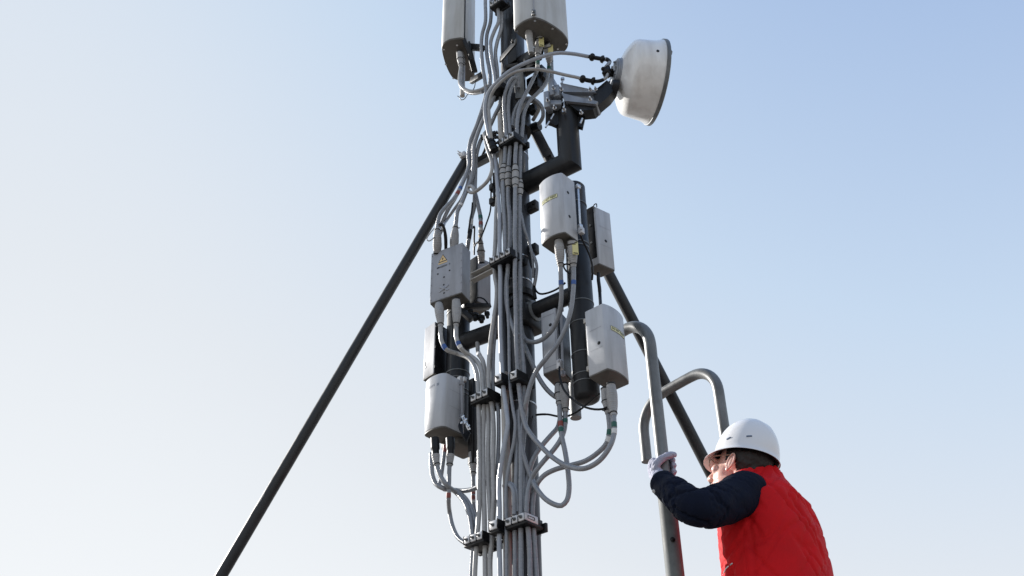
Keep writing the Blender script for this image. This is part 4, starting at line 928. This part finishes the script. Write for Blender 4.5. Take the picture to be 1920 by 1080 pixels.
def limb(bm, pts, rad, seg=20, step=.02):
    S = catmull(pts, step); al = arclen(S); kp = [0]
    idx = [min(range(len(S)), key=lambda i: (S[i]-V(p)).length) for p in pts]
    R_ = []
    for i in range(len(S)):
        for j in range(len(idx)-1):
            if idx[j] <= i <= idx[j+1]:
                t = (i-idx[j])/max(1, idx[j+1]-idx[j]); t = t*t*(3-2*t); R_.append(rad[j]*(1-t)+rad[j+1]*t); break
        else: R_.append(rad[-1])
    sweep(bm, S, R_, seg)
    for p, r_ in ((pts[0], rad[0]), (pts[-1], rad[-1])): bmesh.ops.create_icosphere(bm, subdivisions=3, radius=r_*.985, matrix=Matrix.Translation(V(p)))
def blob(bm, c, x, y, z, rx, ry, rz):
    M4 = Matrix(((x.x*rx, y.x*ry, z.x*rz, c.x), (x.y*rx, y.y*ry, z.y*rz, c.y), (x.z*rx, y.z*ry, z.z*rz, c.z), (0, 0, 0, 1)))
    bmesh.ops.create_icosphere(bm, subdivisions=4, radius=1, matrix=M4)
Fw = V((-.88, .48, 0)).normalized(); Lf = V((-.48, -.88, 0)).normalized()
spine = [at(1478, 1290, 3.41), at(1468, 1170, 3.42), at(1459, 1090, 3.43), at(1444, 1010, 3.44), at(1428, 955, 3.45), at(1420, 915, 3.46), at(1415, 893, 3.46)]
Fh = V((-.76, .65, 0)).normalized(); HC = at(1399, 860, 3.43)                    # centre of the helmet rim
tilt = math.radians(14); fh = (Fh*math.cos(tilt)+UP*math.sin(tilt)).normalized(); uh = (UP*math.cos(tilt)-Fh*math.sin(tilt)).normalized(); lh = uh.cross(fh)
roll_ = math.radians(9); lh, uh = lh*math.cos(roll_)+uh*math.sin(roll_), uh*math.cos(roll_)-lh*math.sin(roll_)
E0 = HC-uh*.055+fh*.012
shL = at(1397, 925, 3.32); elL = at(1303, 953, 3.13); wrL = at(1245, 906, 3.355)
shR = shL-Lf*.36; grR = at(1366, 905, 3.82); elR = shR+Fw*.12-Lf*.12-UP*.22
GP = V((LX, LY, at(1247, 876, 3.43).z))
pel = spine[0]
FT = [z for z in RZ if z < pel.z-.75][-1]
person = thing('person', V((pel.x, pel.y, FT)), 'worker in white hard hat, red vest and dark sleeves gripping the ladder rail', 'person')
hipL, hipR = pel+Lf*.09-UP*.05, pel-Lf*.09-UP*.05
midr = V(((LX+FX)/2, (LY+FY)/2, 0)); rdir = V((FX-LX, FY-LY, 0)).normalized()
ftL = midr-rdir*.10+UP*(FT+.06)-Fw*.05; ftR = midr+rdir*.10+UP*(FT+.34)-Fw*.05
knL = (hipL+ftL)/2+Fw*.10; knR = (hipR+ftR)/2+Fw*.16+UP*.02
# body: one continuous skin
bm = BMn()
loft(bm, [(spine[0], .15, .10), (spine[2], .14, .10), (spine[3], .16, .11), (spine[4], .16, .10), (spine[5], .10, .07), (spine[6], .06, .06)], Lf, Fw, 32)
limb(bm, [spine[5], (spine[6]+E0)/2-uh*.02-fh*.02, E0-uh*.02-fh*.025], [.062, .057, .058])
blob(bm, E0+uh*.045-fh*.012, fh, lh, uh, .098, .076, .092)      # cranium
blob(bm, E0-uh*.012+fh*.042, fh, lh, uh, .060, .060, .072)      # face
blob(bm, E0-uh*.058+fh*.052, fh, lh, uh, .046, .042, .030)      # jaw
blob(bm, E0-uh*.082+fh*.083, fh, lh, uh, .020, .024, .018)      # chin
blob(bm, E0-uh*.052+fh*.098, fh, lh, uh, .013, .026, .012)      # lips
blob(bm, E0+uh*.036+fh*.088, fh, lh, uh, .014, .052, .012)      # brow
for s_ in (-1, 1):
    blob(bm, E0-uh*.004+fh*.074+lh*s_*.040, fh, lh, uh, .020, .022, .020)   # cheekbone
    blob(bm, E0-uh*.052+fh*.030+lh*s_*.046, fh, lh, uh, .036, .014, .020)   # jaw angle
nose = [E0+uh*.026+fh*.096, E0+uh*.0+fh*.110, E0-uh*.018+fh*.122]
limb(bm, nose, [.008, .011, .0135]); blob(bm, E0-uh*.022+fh*.112, fh, lh, uh, .013, .017, .009)
limb(bm, [shL, elL, wrL], [.052, .040, .024]); limb(bm, [shR, elR, grR-Fw*.02], [.052, .040, .022])
limb(bm, [hipL, knL, ftL], [.085, .058, .040]); limb(bm, [hipR, knR, ftR], [.085, .058, .040])
limb(bm, [wrL, wrL.lerp(GP-rt*.034, .6)], [.024, .014])
bm = fuse(bm, .0045, 3)
# eyes and ears join the same mesh
for s_ in (-1, 1):
    blob(bm, E0+uh*.020+fh*.086+lh*s_*.032, fh, lh, uh, .012, .012, .012)
def ear(bm, s_):
    c = E0+lh*(s_*.075)-fh*.004; ax = (uh*.97-fh*.22).normalized(); bx = lh.cross(ax)*s_; outw = (lh*s_-fh*.35).normalized()
    bx = (fh-ax*fh.dot(ax)).normalized()
    n = 26; P = []
    for k in range(n+1):
        t = k/n*2*math.pi*.86-math.pi*.36
        # helix: starts in front, over the top, down the back to the lobe
        P.append(c+ax*(.030*math.sin(t)*(1 if math.sin(t) > 0 else .95))-bx*(.0125*(-math.cos(t)))+outw*(.010+.004*math.sin(t*.5)))
    sweep(bm, catmull(P, .003), .0032, 8)
    blob(bm, c+outw*.006, ax, bx, outw, .029, .0125, .0075)
    blob(bm, c-ax*.026+bx*.004+outw*.007, ax, bx, outw, .010, .008, .0055)
    sweep(bm, catmull([c+ax*.014-bx*.006+outw*.009, c+ax*.002-bx*.009+outw*.010, c-ax*.012-bx*.004+outw*.009, c-ax*.016+bx*.003+outw*.008], .003), .0032, 8)
    blob(bm, c-ax*.002+bx*.012+outw*.006, ax, bx, outw, .006, .004, .004)
for s_ in (-1, 1): ear(bm, s_)
body = mk('body', bm, SKIN, person, sharp=0)
# hair
bm = BMn(); blob(bm, E0+uh*.045-fh*.015, fh, lh, uh, .100, .0795, .095); blob(bm, E0-uh*.010-fh*.058, fh, lh, uh, .040, .052, .045)
for s_ in (-1, 1): blob(bm, E0+uh*.028+fh*.018+lh*s_*.060, fh, lh, uh, .012, .018, .030)
bm = fuse(bm, .004, 3)
kill = []
for v in bm.verts:
    q = v.co-E0; x, z = q.dot(fh), q.dot(uh)
    if x > .028 or (x > -.016 and z < .012) or z < -.052: kill.append(v)
bmesh.ops.delete(bm, geom=kill, context='VERTS')
displace(bm, lambda co, n: .0022*noise.noise(co*90)+.0012*noise.noise(co*220))
mk('hair', bm, HAIR, person, sharp=0)
# glasses
gl = BMn(); gx = BMn()
for s_ in (-1, 1):
    cc = E0+uh*.020+fh*.104+lh*s_*.034; P = [cc+(lh*math.cos(t)*.026+uh*math.sin(t)*.017-fh*abs(math.cos(t))*(.006 if math.cos(t)*s_ > 0 else 0)) for t in [2*math.pi*k/20 for k in range(21)]]
    sweep(gl, P, .0016, 6)
    sweep(gl, catmull([cc+lh*s_*.027+uh*.006-fh*.004, cc+lh*s_*.041+uh*.010-fh*.020, E0+uh*.030+lh*s_*.080+fh*.02, E0+uh*.026+lh*s_*.081-fh*.01, E0+uh*.012+lh*s_*.080-fh*.022], .005), .0022, 8)
sweep(gl, catmull([E0+uh*.024+fh*.113-lh*.008, E0+uh*.028+fh*.117, E0+uh*.024+fh*.113+lh*.008], .003), .0015, 6)
mk('glasses', gl, mat('glasses_frame', (.28, .17, .12), .3), person)
# helmet
bm = BMn(); seg = 72; rows = []
a_h, b_h, h_h = .119, .102, .150
def hp(th, ph, k, out=0, drop=0):
    c, s_ = math.cos(ph), math.sin(ph); aa = a_h*(1.0 if c > 0 else 1.02)
    ct, st = math.cos(th)**.86, math.sin(th)
    x, y = aa*k*ct*c, b_h*k*ct*s_
    x += out*c; y += out*s_
    z = h_h*k*st-drop
    for yy in (0, .034, -.034): z += .0020*math.exp(-((y-yy)/.006)**2)*max(0, min(1, (th-.35)*2))      # moulded crown ridges
    return HC+fh*x+lh*y+uh*z
def vis(ph): 
    c = math.cos(ph); return max(0, (c-.30)/.70)**.8 if c > .30 else 0
for i in range(17):
    th = math.pi/2*(1-i/16)*.995+.0005; rows.append([hp(th, 2*math.pi*k/seg, 1) for k in range(seg)])
ed = [(.004, .004), (.008, .009)]
for t_, dr in ((.3, .3), (.7, .75), (1, 1.05)):
    rows.append([hp(0, 2*math.pi*k/seg, 1, .006*t_+.031*vis(2*math.pi*k/seg)*t_, .010*dr+.020*vis(2*math.pi*k/seg)*dr) for k in range(seg)])
rows.append([hp(0, 2*math.pi*k/seg, 1, .006+.0315*vis(2*math.pi*k/seg), .0125+.021*vis(2*math.pi*k/seg)) for k in range(seg)])
for t_, dr in ((.65, .75), (.25, .3)):
    rows.append([hp(0, 2*math.pi*k/seg, .972, .006*t_+.031*vis(2*math.pi*k/seg)*t_, .010*dr+.020*vis(2*math.pi*k/seg)*dr+.003) for k in range(seg)])
for i in range(16, -1, -2):
    th = math.pi/2*(1-i/16)*.995+.0005; rows.append([hp(th, 2*math.pi*k/seg, .968) for k in range(seg)])
vs = [[bm.verts.new(p) for p in r_] for r_ in rows]
for i in range(len(vs)-1):
    for k in range(seg): bm.faces.new((vs[i][k], vs[i][(k+1) % seg], vs[i+1][(k+1) % seg], vs[i+1][k]))
bm.faces.new(vs[0]); bm.faces.new(vs[-1][::-1])
hat = mk('hard_hat', bm, HELM, person, sharp=60)
bm = BMn(); vs = []
for z_, k_ in ((.050, .90), (.012, .95), (-.006, .945), (-.006, .925), (.012, .925), (.05, .88)):
    vs.append([bm.verts.new(HC+fh*(a_h*k_*math.cos(2*math.pi*k/48))+lh*(b_h*k_*math.sin(2*math.pi*k/48))+uh*z_) for k in range(48)])
for i in range(5):
    for k in range(48): bm.faces.new((vs[i][k], vs[i][(k+1) % 48], vs[i+1][(k+1) % 48], vs[i+1][k]))
mk('head_band', bm, HELMIN, hat)
def hat_at(px, py):
    best = None
    for i in range(4, 60):
        for k in range(180):
            th, ph = i/60*math.pi/2, 2*math.pi*k/180; p = hp(th, ph, 1)
            n = (fh*(math.cos(ph)*math.cos(th)/a_h)+lh*(math.sin(ph)*math.cos(th)/b_h)+uh*(math.sin(th)/h_h)).normalized()
            if n.dot(view) < 0:
                q = proj(p); e_ = (q[0]-px)**2+(q[1]-py)**2
                if best is None or e_ < best[0]: best = (e_, p, n)
    return best[1], best[2]
for px, py, w_ in ((1405, 818, .020), (1367, 822, .018)):
    p, n = hat_at(px, py); u = (rt-n*rt.dot(n)).normalized(); v = n.cross(u)
    bm = BMn(); obox(bm, p+n*.0006, u, v, n, w_, .0055, .0035, .001); mk('vent_slot', bm, INKB, hat)
# vest
bm = BMn()
loft(bm, [(spine[0]+Fw*.0, .185, .165), (spine[1], .192, .172), (spine[2], .198, .176), (spine[3]-Fw*.004, .200, .172), (spine[4]-Fw*.008, .195, .155), ((spine[4]+spine[5])/2, .172, .135), (spine[5], .135, .110), (spine[6], .098, .092)], Lf, Fw, 48, 2.4)
for sh in (shL, shR):
    ins = sh+(spine[4]-sh)*.35
    sweep(bm, [ins, ins.lerp(sh, .5), sh+(sh-ins)*.10], [.082, .090, .093], 28)
cb = spine[6]-Fw*.005
loft(bm, [(cb-UP*.03, .104, .098), (cb+UP*.01, .094, .092), (E0-uh*.070-fh*.030, .082, .088), (E0-uh*.045-fh*.040, .080, .084)], Lf, Fw, 36, 2.1)
bm = fuse(bm, .006, 6)
def wr(co, n):
    q = co-spine[3]; a_ = q.dot(Lf); z_ = q.z; f_ = q.dot(Fw)
    ph = math.atan2(q.dot(Fw), q.dot(Lf))
    d = .009*noise.noise(V((ph*1.6, z_*6, 3)))
    r1 = 1-abs(noise.noise(V((ph*.8, z_*8-ph*2.0, 9)))*2); d -= .009*max(0, r1-.76)/.24
    r2 = 1-abs(noise.noise(V((ph*1.1, z_*12+ph*1.6, 19)))*2); d -= .007*max(0, r2-.78)/.22
    # gathered front of the side seam
    s_ = ph
    if 0.0 < s_ < 1.6 and z_ < .02:
        r3 = 1-abs(noise.noise(V((ph*5, z_*26+ph*4, 31)))*2); d += .007*max(0, r3-.5)*min(1, (s_)*4)
    d -= .006*math.exp(-((s_-.05)/.035)**2) if z_ < .03 else 0     # side seam
    return d+.0008*noise.noise(co*60)
displace(bm, wr)
bmesh.ops.smooth_vert(bm, verts=bm.verts, factor=.5, use_axis_x=True, use_axis_y=True, use_axis_z=True)
vest = mk('vest', bm, RED, person, sharp=0)
bvh = None
from mathutils.bvhtree import BVHTree
def surf_line(bvh_, pix, Y=3.0):
    out = []
    for px, py in pix:
        o_ = V((0, 0, CAMH)); h_ = bvh_.ray_cast(o_, ray(px, py).normalized())
        if h_[0]: out.append((h_[0]+wloc_v, h_[1]))
    return out
wv = wloc(vest); tb = bmesh.new(); tb.from_mesh(vest.data); bmesh.ops.translate(tb, verts=tb.verts, vec=wv); bvh = BVHTree.FromBMesh(tb); tb.free()
def stitched(name, pix, r_, m_, par):
    P = []
    n = 40
    pts = [V((a_, b_, 0)) for a_, b_ in pix]; S = catmull(pts, 4)
    for q in S:
        h_ = bvh.ray_cast(V((0, 0, CAMH)), ray(q.x, q.y).normalized())
        if h_[0]: P.append(h_[0]+h_[1]*r_*.2)
    if len(P) > 3: bm = BMn(); sweep(bm, P, r_, 8); mk(name, bm, m_, par)
stitched('side_seam', [(1397, 990), (1396, 1020), (1400, 1050), (1403, 1078)], .0018, RED, vest)
stitched('zip', [(1356, 1078), (1362, 1066), (1374, 1056)], .0024, BRIGHT, vest)
# sleeves
def sleeve(pts, rad, seedv, fold):
    bm = BMn(); limb(bm, pts, rad, 28, .012); bm = fuse(bm, .005, 3)
    S = catmull(pts, .01); al = arclen(S); F = frames(S)
    def fn(co, n):
        i = min(range(0, len(S), 1), key=lambda j: (S[j]-co).length_squared); s_ = al[i]/al[-1]
        q = co-S[i]; an = math.atan2(q.dot(F[i][1]), q.dot(F[i][2])); k_ = math.exp(-((s_-fold)/.20)**2)
        c1, s1_ = math.cos(an), math.sin(an)
        d = .006*noise.noise(V((c1*1.4, s1_*1.4, s_*9+seedv)))
        r1 = 1-abs(noise.noise(V((c1*.9+s_*2, s1_*.9, s_*11+seedv*2)))*2); d -= (.002+.010*k_)*max(0, r1-.7)/.3
        r2 = 1-abs(noise.noise(V((c1*1.6-s_*4, s1_*1.6, s_*17+seedv*3)))*2); d -= (.0005+.004*k_)*max(0, r2-.75)/.25
        return d
    displace(bm, fn); return bm
sl_pts = [shL+(spine[4]-shL)*.25, shL+(spine[4]-shL)*.05, at(1352, 946, 3.22), elL, at(1274, 931, 3.22), at(1247, 911, 3.33)]
bm = sleeve(sl_pts, [.062, .079, .071, .062, .056, .045], 2.3, .60); sleeveL = mk('sleeve', bm, NAVY, person, sharp=0)
bm = BMn(); cA = at(1249, 913, 3.325); cB = at(1241, 903, 3.352); sweep(bm, [cA, cA.lerp(cB, .3), cA.lerp(cB, .8), cB], [.044, .0475, .0465, .042], 24); mk('cuff', bm, NAVY, sleeveL)
bm = BMn(); c = at(1226, 921, 3.285); lathe(bm, c, (-view*.8-rt*.6), [(0, .0065), (.002, .0065), (.003, .004)], 14); mk('cuff_button', bm, ALU, sleeveL)
bm = sleeve([shR+(spine[4]-shR)*.25, shR, elR, grR-Fw*.05], [.086, .084, .062, .045], 7.7, .6); mk('sleeve', bm, NAVY, person, sharp=0)
# gloves: palm, four unequal fingers curled round the rail, thumb across the front
tc_ = V((0, -1, 0)); bk = V((0, 1, 0)); X = V((1, 0, 0))
def glove(G, wrist, mirror=1, thumbpts=None):
    bm = BMn(); x = X*mirror
    limb(bm, [wrist, G-x*.030-UP*.030-bk*.010, G-x*.034+UP*.000, G-x*.033+UP*.016], [.033, .028, .024, .020], 16, .008)
    blob(bm, G-x*.034-UP*.004+bk*.004, x, bk, UP, .016, .034, .042)
    for i, (hh, ln, r_) in enumerate(((.030, .95, .0125), (.008, 1.0, .013), (-.014, .97, .0125), (-.034, .85, .0115))):
        b_ = G+UP*hh; s2_ = .0235+r_
        P = [b_-x*.034+bk*.018, b_-x*.022+bk*(s2_*.95), b_+x*.006+bk*(s2_*1.02), b_+x*(s2_*.85)+bk*.018-UP*.003, b_+x*(s2_*.98)+bk*(.006-.016*(ln-.85)/.15)-UP*.006]
        limb(bm, P, [r_*1.08, r_*1.05, r_, r_*.97, r_*.88], 12, .006)
    limb(bm, thumbpts, [.019, .0165, .0145, .0135, .0125], 14, .006)
    bm = fuse(bm, .0026, 2)
    displace(bm, lambda co, n: .0016*noise.noise(co*70)-.0022*max(0, 1-abs(noise.noise(V((co.x*40, co.y*40, co.z*75)))*2.2)-.7)/.3)
    return bm
bm = glove(GP, wrL+V((0, 0, -.0)), 1, [GP-X*.034-UP*.034+tc_*.022, GP-X*.030-UP*.006+tc_*.034, GP-X*.012+UP*.012+tc_*.0385, GP+X*.012+UP*.026+tc_*.038, GP+X*.036+UP*.034+tc_*.030])
mk('glove', bm, GLOVE, person, sharp=0)
GR = V((FX, FY, grR.z)); bm = glove(GR, grR, -1, [GR+X*.034-UP*.034+tc_*.022, GR+X*.030-UP*.006+tc_*.034, GR+X*.012+UP*.012+tc_*.0385, GR-X*.010+UP*.026+tc_*.038, GR-X*.030+UP*.034+tc_*.028])
mk('glove', bm, GLOVE, person, sharp=0)
# trousers and shoes, mostly below the picture
bm = BMn(); loft(bm, [(pel-UP*.12, .16, .13), (pel, .175, .15), (pel+UP*.1, .17, .14)], Lf, Fw, 32)
limb(bm, [hipL, knL, ftL+UP*.06], [.105, .085, .065]); limb(bm, [hipR, knR, ftR+UP*.06], [.105, .085, .065])
bm = fuse(bm, .010, 3); displace(bm, lambda co, n: .006*noise.noise(co*16)); mk('trousers', bm, TROU, person, sharp=0)
for ft in (ftL, ftR):
    bm = BMn(); limb(bm, [ft-Fw*.06-UP*.005, ft+Fw*.05-UP*.015, ft+Fw*.16-UP*.02], [.045, .043, .036]); limb(bm, [ft+UP*.06, ft-Fw*.02], [.05, .046]); bm = fuse(bm, .006, 2)
    mk('shoe', bm, BLACKP, person, sharp=0)
